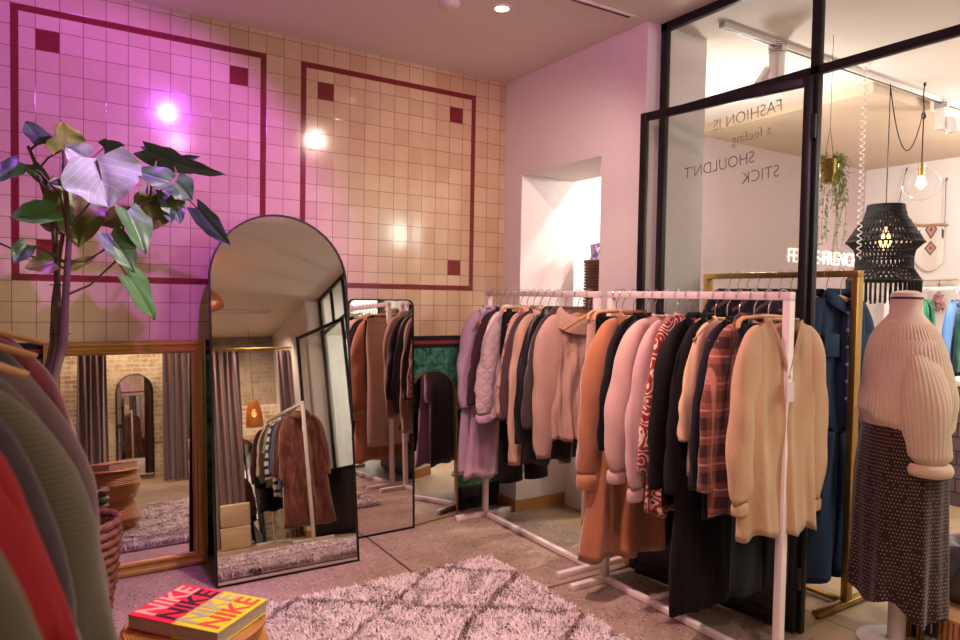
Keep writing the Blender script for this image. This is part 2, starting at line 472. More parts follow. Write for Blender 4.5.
def clip_hang(label, loc, rot=0.0):
    if CLIP[0] is None:
        h = thing('clip_hanger', label, 'hanger', loc, rot, 'clip hangers')
        hook = [(.0255*math.cos(a), 0, .0255*math.sin(a)) for a in np.linspace(R(200), R(-55), 14)]+[(.006, 0, -.034), (0, 0, -.05), (0, 0, -.085)]
        MB().tube(hook, .0022, 6).soft('hook', M_CHROME, h)
        MB().tube([(-.185, 0, -.125), (-.18, 0, -.10), (-.16, 0, -.088), (0, 0, -.08), (.16, 0, -.088), (.18, 0, -.10), (.185, 0, -.125)], .009, 8).soft('shoulder_bar', M_WOOD, h)
        for s in (-1, 1): MB().box((s*.13-.013, -.014, -.135), (s*.13+.013, .014, -.088), .004).soft('clip', M_DARKMETAL, h)
        CLIP[0] = h; return h
    return dup(CLIP[0], label, loc, (0, 0, rot))

# ------------------------------------------------------------------ garments
def body_mesh(W, Wh, L, zn, nw, drop, shape, slope, D, Dh, nf, amp, rng, hemwob=.008, open_front=0.0, waist=None, droop=.035):
    NC, NR = 40, 36; ph = [rng.uniform(0, 6.28) for _ in range(8)]; v = []; f = []
    def top(ax, front):
        if ax <= nw:
            k = ax/nw; d = drop if front else min(drop, .012)
            if shape == 'v' and front: return zn-d*(1-k)
            return zn-d*math.sqrt(max(0, 1-k*k))
        e = (ax-nw)/(W-nw)
        return zn-slope*(ax-nw)-droop*e**3.5
    def pt(s, t, front):
        ax = abs(s)*W; zt = top(ax, front); hem = zn-L+hemwob*math.sin(3*s*PI+ph[0])+hemwob*.7*math.sin(7*s+ph[1])
        z = zt+(hem-zt)*t; tt = (zn-z)/L
        wid = W+(Wh-W)*max(0, tt-.12)/.88
        if waist: wid += waist*math.exp(-((tt-.42)/.16)**2)
        x = s*wid+.010*math.sin(6*tt+ph[2])*tt
        dd = (D+(Dh-D)*tt)*min(1, .10+(tt*9)**.45) if ax > nw else (D+(Dh-D)*tt)*min(1, .5+tt*5)
        ed = (1-abs(s)**3.2)
        fold = amp*(tt**.75)*(math.sin(nf*s*PI+ph[3]+1.6*math.sin(2.2*tt+ph[4]))+.55*math.sin(nf*1.9*s*PI+ph[5]-2*tt))
        fold += amp*.35*math.sin(9*s+14*tt+ph[6])*math.sin(PI*tt)
        if front: y = -dd*ed**.55-fold*ed
        else: y = dd*ed**.55+.7*fold*ed*math.cos(ph[7])
        return (x, y, z)
    for i in range(NR+1):
        t = (i/NR)**1.25
        for j in range(NC): v.append(pt(-1+2*j/NC, t, True))
        for j in range(NC): v.append(pt(1-2*j/NC, t, False))
    M = 2*NC
    for i in range(NR):
        for j in range(M):
            f.append((i*M+j, (i+1)*M+j, (i+1)*M+(j+1) % M, i*M+(j+1) % M))
    # turned-in hem
    b = len(v)
    for j in range(M):
        x, y, z = v[NR*M+j]; v.append((x*.985, y*.6, z+.012))
    for j in range(M): f.append((NR*M+j, b+j, b+(j+1) % M, NR*M+(j+1) % M))
    f.append(tuple(b+j for j in range(M)))
    return v, f
def sleeve_mesh(side, W, zs, L, r0, r1, rng, bulge=0.0, out=.05, flat=.62, fwd=0.0, amp=.006, nw=.075, zn=-.095):
    "sleeve that runs along the shoulder seam and turns down to the cuff"
    N, SEG = 30, 18; ph = [rng.uniform(0, 6.28) for _ in range(5)]; v = []; f = []
    P0 = Vector((nw+.030, 0, zn-.040)); C = Vector((W-.020, 0, zs+.004)); P2 = Vector((W-.030+out*.75, 0, zs-.20)); P3 = Vector((W-.020+out*1.2, fwd, zs-.025-L))
    path = []
    for i in range(9):
        t = i/9; path.append((P0*(1-t)**2+C*(2*t*(1-t))+P2*t*t, t*.3))
    for i in range(N-8):
        t = i/(N-9); p = P2.lerp(P3, t); p = Vector((p.x+.012*math.sin(PI*t), p.y, p.z)); path.append((p, .3+.7*t))
    for i, (p, t) in enumerate(path):
        a_ = path[max(0, i-1)][0]; b_ = path[min(len(path)-1, i+1)][0]; tg = (b_-a_); tg.y = 0; tg.normalize(); nrm = Vector((-tg.z, 0, tg.x))
        if t < .3: r = .030+(r0*.9-.030)*math.sin(t/.3*PI/2)
        else: r = (r0+(r1-r0)*(t-.3)/.7)*.9
        r += bulge*math.sin(PI*min(1, t*.97)**2.2)
        if i >= len(path)-2: r *= .93
        for k in range(SEG):
            a = 2*PI*k/SEG
            w = 1+amp/r*(math.sin(3*a+7*t+ph[0])+.7*math.sin(20*t+2*a+ph[1]))*min(1, t*4)
            q = p+nrm*(r*w*math.cos(a)*.9); v.append((side*q.x, max(r*flat, .014)*w*math.sin(a)+p.y, q.z))
    M = len(path)
    for i in range(M-1):
        for k in range(SEG): f.append((i*SEG+k, (i+1)*SEG+k, (i+1)*SEG+(k+1) % SEG, i*SEG+(k+1) % SEG))
    f.append(tuple(reversed(range(SEG))))
    b = len(v); cx, cy, cz = side*P3.x, P3.y, P3.z
    for k in range(SEG):
        x, y, z = v[(M-1)*SEG+k]; v.append((cx+(x-cx)*.8, cy+(y-cy)*.8, z+.02))
    for k in range(SEG): f.append(((M-1)*SEG+k, b+k, b+(k+1) % SEG, (M-1)*SEG+(k+1) % SEG))
    f.append(tuple(b+k for k in range(SEG)))
    if side < 0: f = [tuple(reversed(q)) for q in f]
    return v, f, (cx, cy, cz)
def ring_cuff(name, c, r, h, mat, parent, flat=.62):
    prof = [(r*.92, -h), (r*1.02, -h*.85), (r*1.06, -h*.4), (r*1.0, 0), (r*.8, .004)]
    MB().lathe(prof, 18, c, .9, flat, lambda rr, z, a, i: (rr*(1+.03*math.sin(14*a)), z)).soft(name, mat, parent, 80)
XMAX = [None]
def squash(v, xmax, rng, wr=.007):
    "small cloth wrinkles; and flatten what would press into the wall behind the rack"
    o = []; k = rng.uniform(0, 50)
    for x, y, z in v:
        a = mnoise.noise((x*13+k, y*9, z*2.2+k))*wr*1.7+mnoise.noise((x*34+k, y*22, z*5+k+x*8))*wr*.9
        depth = min(1, max(0, (-.12-z)*9)); y += a*depth*(1 if y <= 0 else -1); x += a*depth*.45
        if xmax and x > xmax-.03: x = xmax-.03+.03*math.tanh((x-xmax+.03)/.03)
        o.append((x, y, z))
    return o
M_TAG = plain('card_tag', '#d9c9c0', .6)
M_BUTTON = plain('dark_button', '#3a2a20', .35)
M_SNAP = plain('pearl_button', '#d8cfc4', .25)
def garment(name, label, cat, group, loc, mat, L=.65, W=.21, Wh=None, nw=.075, drop=.05, shape='crew', slope=.50, D=.022, Dh=.034,
            nf=3, amp=.010, sl=None, sr=(.062, .042), bulge=0, out=.058, cuff=None, cuffmat=None, collar=None, cmat=None, rot=0.0, seed=0,
            buttons=None, tagp=None, placket=None, pocket=False, waist=None, hanger=True, hang_label=None, zn=-.095, flat=.45, hscale=1, band=None, droop=.018, xmax=None, hemwob=.008, belt=None):
    rng = random.Random(seed*77+len(label)); Wh = Wh or W; W = W*.9
    g = thing(name, label, cat, loc, rot, group)
    v, f = body_mesh(W, Wh, L, zn, nw, drop, shape, slope, D, Dh, nf, amp, rng, hemwob, 0, waist, droop)
    if xmax is None: xmax = XMAX[0]
    mesh_obj('body', squash(v, xmax, rng), f, mat, g)
    zs = zn-slope*(W-nw)-.01
    if sl:
        for s in (-1, 1):
            v, f, e = sleeve_mesh(s, W, zs, sl*(1+.02*s), sr[0], sr[1], rng, bulge, out, flat, rng.uniform(-.01, .01), .006, nw, zn)
            if xmax and s > 0:
                k_ = max(p[0] for p in v)-xmax+.005
                if k_ > 0: v = [(p[0]-k_, p[1]+.006, p[2]) for p in v]; e = (e[0]-k_, e[1]+.006, e[2])
            so = mesh_obj('sleeve', squash(v, None, rng, .0055), f, mat, g)
            if cuff: ring_cuff('cuff', (e[0], e[1], e[2]), sr[1]*.95, cuff, cuffmat or mat, so, flat)
    cmat = cmat or mat
    if collar == 'shirt':
        m = MB()
        for s in (-1, 1):
            grid = []
            for i in range(9):
                u = i/8; a = PI*(.5-.5*0)*u   # from the back of the neck to the front
                x = s*nw*math.sin(PI*u*.93)*1.02; y = .026*math.cos(PI*u); zb = zn-.002-drop*.85*max(0, u-.55)/.45
                grid.append([(x*1.0, y, zb), (x*1.02, y*1.25, zb+.028), (x*1.22+s*.004, y*1.75-.006*u, zb+.016), (x*1.45+s*.008, y*2.0-.012*u, zb-.016-.022*u)])
            m.slab(grid, (0, .0015, -.0015))
        m.soft('collar', cmat, g, 70)
    elif collar == 'lapel':
        m = MB()
        for s in (-1, 1):
            grid = []
            for i in range(11):
                u = i/10
                x0 = s*nw*(1-.92*u)+s*.002; zz = zn-drop*1.0*u-.22*u*u*0; wdt = .052*math.sin(PI*min(1, .25+u*.75))+.004
                y = -.010-.024*min(1, u*2.2)
                grid.append([(x0, y-.008, zz), (x0+s*wdt*.6, y-.014, zz+.004-.02*u), (x0+s*wdt, y-.007, zz+.008-.03*u)])
            m.slab(grid, (0, .003, 0))
        pts = [(nw*1.03*math.sin(a), .03*math.cos(a), zn+.008) for a in np.linspace(-PI*.6, PI*.6, 13)]
        m.tube(pts, .014, 8, True, .6, (0, 0, 1)); m.soft('lapel', cmat, g, 70)
    elif collar in ('rib', 'turtle', 'ruffle'):
        h = dict(rib=.010, turtle=.03, ruffle=.016)[collar]; m = MB(); pts = []
        for k in range(25):
            a = 2*PI*k/24; fr_ = max(0, -math.cos(a)); kk = math.sin(a)
            zz = zn-drop*math.sqrt(max(0, 1-kk*kk))*(1 if math.cos(a) < 0 else .2)+.004
            wb = .006*math.sin(9*a) if collar == 'ruffle' else 0
            pts.append((nw*1.0*kk, .028*math.cos(a)+wb, zz+h*.3+wb))
        m.tube(pts, h*.62, 8, False, .7, (0, 0, 1)); m.soft('collar', cmat, g, 70)
    elif collar == 'vband':
        m = MB(); pts = [(s_*nw*1.0*(1-abs(q)) if False else 0, 0, 0) for q, s_ in ()]
        for s in (-1, 1):
            m.tube([(s*nw*(1-u), -.016-.02*min(1, u*3), zn-drop*u+.002) for u in np.linspace(0, 1, 8)]+[(0, -.040, zn-drop-.012)], .0075, 8, True, .5, (0, 0, 1))
        m.tube([(nw*math.sin(a), .022*math.cos(a), zn+.003) for a in np.linspace(-PI/2, PI/2, 11)], .0075, 8)
        m.soft('neckband', cmat, g, 70)
    elif collar == 'cowl':
        m = MB(); grid = []
        for j in range(33):
            a = 2*PI*j/32; fr_ = max(0, -math.cos(a)); row = []
            for q in range(6):
                u = q/5; rr = nw*(1.15+.75*u-.25*u*u); sag = .10*fr_*(1-.4*u)
                row.append((rr*math.sin(a), .035*math.cos(a)*(1+.8*u)-.012*fr_*math.sin(PI*u), zn+.028-.075*u-sag*u-.055*fr_*(1-u)+.012*math.sin(PI*u*1.6)))
            grid.append(row)
        m.slab(grid, (0, 0, -.004)); m.soft('cowl_neck', cmat, g, 90)
    if placket:
        x0 = -.004; grid = [[(x0-.015, -(D+.012)-.012*t, zn-drop-.01-(L-drop-.03)*t), (x0+.015, -(D+.012)-.012*t, zn-drop-.01-(L-drop-.03)*t)] for t in np.linspace(0, 1, 12)]
        MB().slab(grid, (0, .004, 0)).soft('button_placket', cmat, g)
    if buttons:
        n, bm_ = buttons
        for i in range(n):
            z = zn-drop-.03-(L-drop-.12)*i/max(1, n-1)*.85
            o = MB().lathe([(.002, -.003), (.0075, -.003), (.0085, 0), (.007, .002), (.002, .0012)], 12).soft('button', bm_, g)
            o.location = (0, -(D+.022)-.012*((zn-z)/L), z); o.rotation_euler = (R(90), 0, 0)
    if pocket:
        for s in (-1, 1):
            MB().box((s*.095-.05, -(D+.024), zn-.30), (s*.095+.05, -(D+.006), zn-.19), .004).soft('chest_pocket', cmat, g)
    if belt:
        MB().lathe([(Wh+.0, -.02), (Wh+.004, -.018), (Wh+.004, .018), (Wh, .02)], 40, (0, 0, zn-belt), 1, .2, caps=False).soft('waistband', cmat, g)
    if tagp:
        MB().box((tagp[0]-.018, -(D+.036), tagp[1]-.075), (tagp[0]+.018, -(D+.033), tagp[1]), 0).soft('price_tag', M_TAG, g)
    if hanger: hh_ = hang(hang_label or 'light wooden hanger carrying the '+label.split(' on ')[0].split(' with ')[0].split(', ')[0], loc, rot); hh_.scale = (hscale, 1, 1)
    return g
def trousers(name, label, cat, group, loc, mat, L=1.0, W=.17, Wh=.16, seed=0, rot=0.0, zn=-.112, hang_label=None, amp=.006, flare=0.0):
    rng = random.Random(seed*31+5)
    g = thing(name, label, cat, loc, rot, group)
    for s in (-1, 1):
        prof = []; N = 26; SEG = 20; v = []; f = []; ph = rng.uniform(0, 6)
        for i in range(N+1):
            t = i/N; z = zn-L*t
            hw = (W*.52+(Wh*.52-W*.52)*t)*(1+.10*math.sin(PI*min(1, t*3)))+flare*max(0, t-.6)
            cx = s*(W*.5+.004+.01*t)
            for k in range(SEG):
                a = 2*PI*k/SEG; c, q = math.cos(a), math.sin(a)
                dep = .012+.018*min(1, t*4)
                v.append((cx+hw*math.copysign(abs(c)**.8, c)+amp*math.sin(8*t+ph)*t, dep*math.copysign(abs(q)**.7, q)+amp*math.sin(3*a+5*t+ph), z))
        for i in range(N):
            for k in range(SEG): f.append((i*SEG+k, (i+1)*SEG+k, (i+1)*SEG+(k+1) % SEG, i*SEG+(k+1) % SEG))
        f.append(tuple(range(SEG))); f.append(tuple(reversed(range(N*SEG, (N+1)*SEG))))
        mesh_obj('trouser_leg', v, f, mat, g)
    MB().lathe([(W*1.04, -.04), (W*1.06, -.02), (W*1.05, .003), (W*.98, .004)], 36, (0, 0, zn), 1, .13).soft('waistband', mat, g)
    for x in (-.11, .0, .11): MB().box((x-.006, -.03, zn-.045), (x+.006, -.022, zn+.004), .001).soft('belt_loop', mat, g)
    clip_hang(hang_label or 'clip hanger gripping the '+label.split(' on ')[0].split(' with ')[0], loc, rot)
    return g

# cloths
C_LILAC = cloth('lilac_wool', '#bda3b6', bmp=.2); C_LILAC2 = cloth('lilac_crepe', '#b796a8', bmp=.12)
C_AUB = cloth('aubergine_crepe', '#3c222c'); C_IVORY = cloth('ivory_satin', '#ddcfc4', 'satin')
C_QUILT = cloth('pale_quilting', '#b9a2a4', 'quilt'); C_BLACK = cloth('black_cotton', '#0c0a0b', sheen=0)
C_FLORAL = cloth('peach_floral', '#c79a86', 'floral', '#8e5a55', '#e6d4c2'); C_AUB2 = cloth('plum_knit', '#4a2f36', 'rib')
C_BEIGE = cloth('beige_jersey', '#bd9a82'); C_SATB = cloth('black_satin', '#17161a', 'satin', sheen=0)
C_BROWN = cloth('dark_brown_twill', '#3d302b'); C_TAUPE = cloth('taupe_knit', '#b08d7c', 'rib', bmp=.15)
C_SAND = cloth('sand_corduroy', '#b8957e', 'rib'); C_CAMEL = cloth('camel_wool', '#a96d48', 'fleece', bmp=.35, sheen=.5)
C_BKNIT = cloth('black_knit', '#0f0c0d', 'rib', sheen=.03); C_BLUSH = cloth('blush_fleece', '#c29e92', 'fleece', sheen=.4)
C_BLUSH2 = cloth('pink_cream_fleece', '#c09a94', 'fleece', sheen=.4); C_ZEBRA = cloth('rust_zebra', '#8d2f22', 'zebra', '#dcbfa8')
C_BWOOL = cloth('black_wool', '#0d0a0b', sheen=.02); C_CREAM = cloth('cream_viscose', '#d3b08a')
C_NAVY = cloth('navy_knit', '#15111b', 'rib', sheen=.05); C_PLAID = cloth('brown_pink_plaid', '#9a5b47', 'plaid', '#3f1e1c', '#d59a86')
C_INK = cloth('ink_trouser_wool', '#0f1218', sheen=.03); C_CARD = cloth('oatmeal_knit', '#bb9873', 'rib', bmp=.18, sheen=.3)
C_DENIM = cloth('dark_denim', '#1a2942', 'denim', '#2f4664', sheen=.05); C_DENIM2 = cloth('blue_black_denim', '#10141f', 'denim', '#1a2333', sheen=.05)
C_PRUNE = cloth('prune_cotton', '#3a2a38')

# ------------------------------------------------------------------ left rack
GL = 'garments on the rack by the tiled wall'; XMAX[0] = .212
XLr = 2.47
rack('white metal clothes rack of lilac and dark garments in front of the white wall opening', XLr, 2.72, 3.80)
def L_(y): return (XLr, y, 1.4735)
garment('long_coat', 'long lilac wool coat at the tiled-wall end of the rack', 'coat', GL, L_(3.72), C_LILAC, 1.06, .205, .25, sl=.56, sr=(.078, .066), collar='lapel', drop=.14, shape='v', out=.03, seed=1, flat=.7, rot=R(-4))
garment('long_dress', 'second long lilac dress hanging beside the lilac wool coat', 'dress', GL, L_(3.645), C_LILAC2, 1.07, .19, .26, sl=None, collar='rib', amp=.016, seed=2, rot=R(3))
garment('blouse', 'dark aubergine ruffle-collared blouse beside the long lilac garments', 'blouse', GL, L_(3.57), C_AUB, .70, .2, .2, sl=.52, sr=(.06, .05), collar='ruffle', seed=3, rot=R(-3))
garment('blouse', 'ivory satin blouse with pointed short sleeve', 'blouse', GL, L_(3.50), C_IVORY, .60, .2, .21, sl=.44, sr=(.064, .058), collar='shirt', seed=4, rot=R(5), amp=.014)
garment('quilted_jacket', 'pale pink quilted jacket with ribbed cuffs', 'jacket', GL, L_(3.425), C_QUILT, .66, .215, .21, sl=.55, sr=(.075, .062), bulge=.012, cuff=.05, cuffmat=C_LILAC2, collar='rib', seed=5, rot=R(-2))
trousers('trousers', 'long black trousers below the pale quilted jacket', 'trousers', GL, L_(3.36), C_BLACK, 1.02, .165, .17, seed=6)
garment('blouse', 'peach floral blouse with flared collar', 'blouse', GL, L_(3.295), C_FLORAL, .66, .19, .2, sl=.54, sr=(.058, .05), collar='shirt', seed=7, rot=R(4))
garment('cardigan', 'plum knitted cardigan behind the long beige jacket', 'cardigan', GL, L_(3.225), C_AUB2, .70, .21, .2, sl=.55, sr=(.062, .05), collar='vband', drop=.16, shape='v', seed=8)
garment('long_jacket', 'long beige jersey jacket with hanging sleeves', 'jacket', GL, L_(3.15), C_BEIGE, .78, .215, .2, sl=.80, sr=(.062, .058), collar='lapel', drop=.16, shape='v', seed=9, rot=R(-5), out=.03)
garment('jacket', 'black satin jacket between beige jacket and taupe sweater', 'jacket', GL, L_(3.075), C_SATB, .86, .21, .23, sl=.66, sr=(.06, .05), collar='shirt', seed=10, amp=.013)
garment('jacket', 'dark brown twill jacket next to the taupe sweater', 'jacket', GL, L_(3.0), C_BROWN, .70, .215, .2, sl=.56, sr=(.062, .052), collar='shirt', pocket=True, seed=11, rot=R(3))
garment('poncho_sweater', 'taupe cowl-neck batwing sweater facing out at the near end', 'sweater', GL, L_(2.89), C_TAUPE, .70, .215, .17, nw=.09, drop=.06, sl=.72, sr=(.105, .046), bulge=.016, collar='cowl', seed=12, amp=.022, nf=4, flat=.40, out=.02, tagp=(.11, -.28), rot=R(-8), hemwob=.018, Dh=.05)

# ------------------------------------------------------------------ front rack
GF = 'garments on the front rack'; XMAX[0] = .20
XFr = 2.43
rack('white metal clothes rack in the foreground holding the camel coat and oatmeal cardigan', XFr, 1.585, 2.60)
def F_(y): return (XFr, y, 1.4735)
trousers('trousers', 'sand corduroy trousers clipped at the far end of the front rack', 'trousers', GF, F_(2.55), C_SAND, 1.03, .17, .18, seed=21)
trousers('trousers', 'black trousers clipped beside the sand trousers', 'trousers', GF, F_(2.505), C_BLACK, .92, .165, .15, seed=22)
garment('wool_coat', 'long camel brown wool coat with wide sleeves', 'coat', GF, F_(2.43), C_CAMEL, 1.17, .215, .29, sl=.68, sr=(.088, .074), bulge=.012, collar='lapel', drop=.18, shape='v', seed=23, amp=.022, nf=3, flat=.55, out=.055, rot=R(-5), Dh=.055, cuff=.07, nw=.07, buttons=(3, M_BUTTON))
garment('cardigan', 'black ribbed cardigan right beside the camel coat', 'cardigan', GF, F_(2.345), C_BKNIT, .62, .215, .2, sl=.54, sr=(.062, .048), collar='vband', drop=.15, shape='v', seed=24)
garment('cardigan', 'second black ribbed cardigan next to the blush sweatshirts', 'cardigan', GF, F_(2.29), C_BKNIT, .58, .21, .2, sl=.5, sr=(.058, .048), collar='rib', seed=25, rot=R(3))
garment('sweatshirt', 'blush fleece sweatshirt with shoulder seam, first of two', 'sweatshirt', GF, F_(2.225), C_BLUSH, .66, .235, .22, sl=.63, sr=(.078, .058), bulge=.022, cuff=.055, collar='rib', seed=26, rot=R(-4), flat=.6, slope=.32)
garment('sweatshirt', 'pinker blush sweatshirt squeezed against the zebra print dress', 'sweatshirt', GF, F_(2.155), C_BLUSH2, .68, .225, .22, sl=.67, sr=(.07, .052), bulge=.012, cuff=.055, collar='rib', seed=27, rot=R(2))
garment('print_dress', 'rust red and cream zebra print dress', 'dress', GF, F_(2.09), C_ZEBRA, .86, .195, .235, sl=.60, sr=(.055, .052), collar='ruffle', seed=28, amp=.018, rot=R(-2))
garment('coat', 'black wool coat beside the zebra print dress', 'coat', GF, F_(2.02), C_BWOOL, .80, .22, .22, sl=.64, sr=(.072, .06), collar='lapel', drop=.16, shape='v', seed=29)
garment('long_coat', 'floor-length black coat in the middle of the front rack', 'coat', GF, F_(1.945), C_BWOOL, 1.24, .215, .25, sl=.64, sr=(.07, .056), collar='lapel', drop=.16, shape='v', seed=30, amp=.014, rot=R(3))
garment('blouse', 'cream viscose blouse wedged between black and navy garments', 'blouse', GF, F_(1.885), C_CREAM, .64, .2, .2, sl=.42, sr=(.05, .045), collar='rib', seed=31, rot=R(-3))
garment('long_cardigan', 'long navy knitted cardigan behind the plaid shirt', 'cardigan', GF, F_(1.825), C_NAVY, .80, .21, .21, sl=.60, sr=(.062, .05), collar='vband', drop=.2, shape='v', seed=32, rot=R(2))
garment('plaid_shirt', 'brown and pink plaid flannel shirt', 'shirt', GF, F_(1.755), C_PLAID, .78, .205, .215, sl=.60, sr=(.066, .055), collar='shirt', seed=33, rot=R(-6), pocket=True, amp=.012)
trousers('trousers', 'ink blue wool trousers hanging below the oatmeal cardigan', 'trousers', GF, F_(1.69), C_INK, 1.06, .165, .15, seed=34)
garment('knit_cardigan', 'oatmeal V-neck knitted cardigan facing out at the near end', 'cardigan', GF, F_(1.625), C_CARD, .83, .215, .205, nw=.085, drop=.21, shape='v', sl=.62, sr=(.082, .05), bulge=.012, cuff=.045, collar='vband', seed=35, amp=.012, nf=3, tagp=(-.01, -.33), flat=.45, out=.015, rot=R(-9), Dh=.045, hemwob=.012, xmax=.42)
for x, y in ((XLr, 2.80), ):
    hang('empty light wooden hanger at the near end of the left rack', (x, y, 1.4735), R(8))

# ------------------------------------------------------------------ gold rack beyond the partition
gr = thing('gold_clothes_rack', 'gold metal clothes rack with denim behind the black glass door', 'clothes rack', (3.23, 1.76, 0))
for y in (.02, .88):
    MB().box((-.025, y-.016, .03), (.025, y+.016, 1.575), .003).soft('post', M_BRASS, gr)
    MB().box((-.25, y-.02, 0.012), (.25, y+.02, .035), .003).soft('foot', M_BRASS, gr)
    MB().lathe([(.012, 0), (.014, .004), (.012, .013)], 12, (-.23, y, 0)).lathe([(.012, 0), (.014, .004), (.012, .013)], 12, (.23, y, 0)).soft('foot_pad', M_DARKMETAL, gr)
MB().box((-.025, 0.004, 1.575), (.025, .896, 1.605), .003).soft('rail', M_BRASS, gr)
MB().box((-.02, .04, .014), (.02, .86, .034), .003).soft('base_bar', M_BRASS, gr)
GG = 'denim and dark garments on the gold rack'; XMAX[0] = None
def G_(y): return (3.23, y, 1.590)
ju = garment('denim_jumpsuit', 'dark denim jumpsuit with snap buttons on the gold rack', 'jumpsuit', GG, G_(1.86), C_DENIM, .66, .205, .165, sl=.52, sr=(.064, .05), collar='shirt', drop=.06, pocket=True, placket=True, buttons=(6, M_SNAP), seed=41, rot=R(-10), cuff=.05, belt=.64)
for s in (-1, 1):
    v = []; f = []; N, SEG = 20, 18
    for i in range(N+1):
        t = i/N
        for k in range(SEG):
            a = 2*PI*k/SEG; hw = .092+.012*t
            v.append((s*(.086+.02*t)+hw*math.cos(a), (.045+.01*math.sin(3*a+6*t))*math.sin(a), -.75-.72*t))
    for i in range(N):
        for k in range(SEG): f.append((i*SEG+k, (i+1)*SEG+k, (i+1)*SEG+(k+1) % SEG, i*SEG+(k+1) % SEG))
    f.append(tuple(reversed(range(N*SEG, (N+1)*SEG)))); f.append(tuple(range(SEG)))
    mesh_obj('trouser_leg', v, f, C_DENIM, ju)
for i, (y, lab, nm, ct, mt, L) in enumerate(((2.00, 'blue-black denim jacket directly behind the jumpsuit', 'denim_jacket', 'jacket', C_DENIM2, .62), (2.12, 'prune cotton overshirt in the middle of the gold rack', 'overshirt', 'shirt', C_PRUNE, .70),
        (2.25, 'black knitted cardigan on the gold rack', 'cardigan', 'cardigan', C_BKNIT, .64), (2.38, 'ink blue overshirt on the gold rack', 'overshirt', 'shirt', C_INK, .70), (2.50, 'dark denim jacket at the far end of the gold rack', 'denim_jacket', 'jacket', C_DENIM, .60))):
    garment(nm, lab, ct, GG, G_(y), mt, L, .21, .2, sl=.54, sr=(.062, .05), collar='shirt', seed=50+i, rot=R((-4, 3, -2, 5, 0)[i]), hang_label='light wooden hanger on the gold rack carrying the '+lab.split(' on ')[0].split(' at ')[0].split(' in ')[0].split(' directly')[0])
for i, y in enumerate((1.93, 2.06, 2.185, 2.315, 2.44)):
    hang('%s bare wooden hanger counted from the denim jumpsuit on the gold rack' % ('first second third fourth fifth'.split()[i]), G_(y), R(4-2*i))
# ------------------------------------------------------------------ mirrors
def arch_pts(w, h, r=None, n=28):
    r = r or w/2; p = [(-w/2, 0), (-w/2, h-r)]
    if abs(r-w/2) < 1e-6:
        p += [(-r*math.cos(a), h-r+r*math.sin(a)) for a in np.linspace(0, PI, n)[1:-1]]
    else:
        p += [(-w/2+r-r*math.cos(a), h-r+r*math.sin(a)) for a in np.linspace(0, PI/2, 8)[1:]]
        p += [(w/2-r+r*math.sin(a), h-r+r*math.cos(a)) for a in np.linspace(0, PI/2, 8)[:-1]]
    return p+[(w/2, h-r), (w/2, 0)]
def outline_mirror(name, label, pts, loc, rot, bar=.009, depth=.028, fmat=None, group=None):
    m = thing(name, label, 'mirror', loc, rot, group)
    n = len(pts); cx = sum(p[0] for p in pts)/n; F = MB(); G = MB()
    # inner outline
    inn = []
    for i in range(n):
        a = Vector(pts[i-1]); b = Vector(pts[i]); c = Vector(pts[(i+1) % n])
        d1 = (b-a).normalized(); d2 = (c-b).normalized(); n1 = Vector((d1.y, -d1.x)); n2 = Vector((d2.y, -d2.x))
        k = (n1+n2); k = k/max(.3, k.length_squared/2)
        inn.append(b+k*bar)
    v = []; f = []
    for x, z in pts: v += [(x, 0, z), (x, depth, z)]
    for p in inn: v += [(p.x, 0, p.y), (p.x, depth, p.y)]
    for i in range(n):
        j = (i+1) % n; o, O = 2*i, 2*j; k, K = 2*n+2*i, 2*n+2*j
        f += [(o, O, K, k), (o+1, k+1, K+1, O+1), (o, o+1, O+1, O), (k, K, K+1, k+1)]
    F.add(v, f); F.soft('frame', fmat or M_DARKMETAL, m, 30)
    q = [(p.x, .006, p.y) for p in inn]; q2 = [(p.x, .012, p.y) for p in inn]
    G.add(q+q2, [tuple(reversed(range(n))), tuple(range(n, 2*n))]+[(i, (i+1) % n, n+(i+1) % n, n+i) for i in range(n)])
    o = G.obj('mirror_glass', M_MIRROR, m); 
    bm = bmesh.new(); bm.from_mesh(o.data); bmesh.ops.recalc_face_normals(bm, faces=bm.faces); bm.to_mesh(o.data); bm.free()
    MB().add([(p.x, .014, p.y) for p in inn]+[(p.x, depth-.002, p.y) for p in inn], [tuple(reversed(range(n))), tuple(range(n, 2*n))]+[(i, (i+1) % n, n+(i+1) % n, n+i) for i in range(n)]).obj('backing', plain('mirror_backing', '#3a322c', .8), m)
    return m
def lean(a, b, th): # base corners and backwards lean
    a = Vector(a); b = Vector(b); az = math.atan2(b.y-a.y, b.x-a.x)
    return ((a.x+b.x)/2, (a.y+b.y)/2, .002), (R(-th), 0, az), (b-a).length
l, r, w = lean((.706, 3.47, 0), (1.447, 3.455, 0), 9.08)
outline_mirror('arched_mirror', 'tall black-rimmed arched floor mirror leaning on the tiled wall', arch_pts(w, 1.90), l, r)
l, r, w = lean((1.512, 3.775, 0), (1.950, 3.785, 0), 2.2)
outline_mirror('floor_mirror', 'narrow rounded-corner floor mirror right of the tall arched mirror', arch_pts(w, 1.425, .045), l, r)
l, r, w = lean((1.90, 3.80, 0), (2.321, 3.885, 0), 1.4)
outline_mirror('arched_mirror', 'small arched floor mirror beside the lilac coat', arch_pts(w, .97), l, r, .007, .022, M_BRASS)
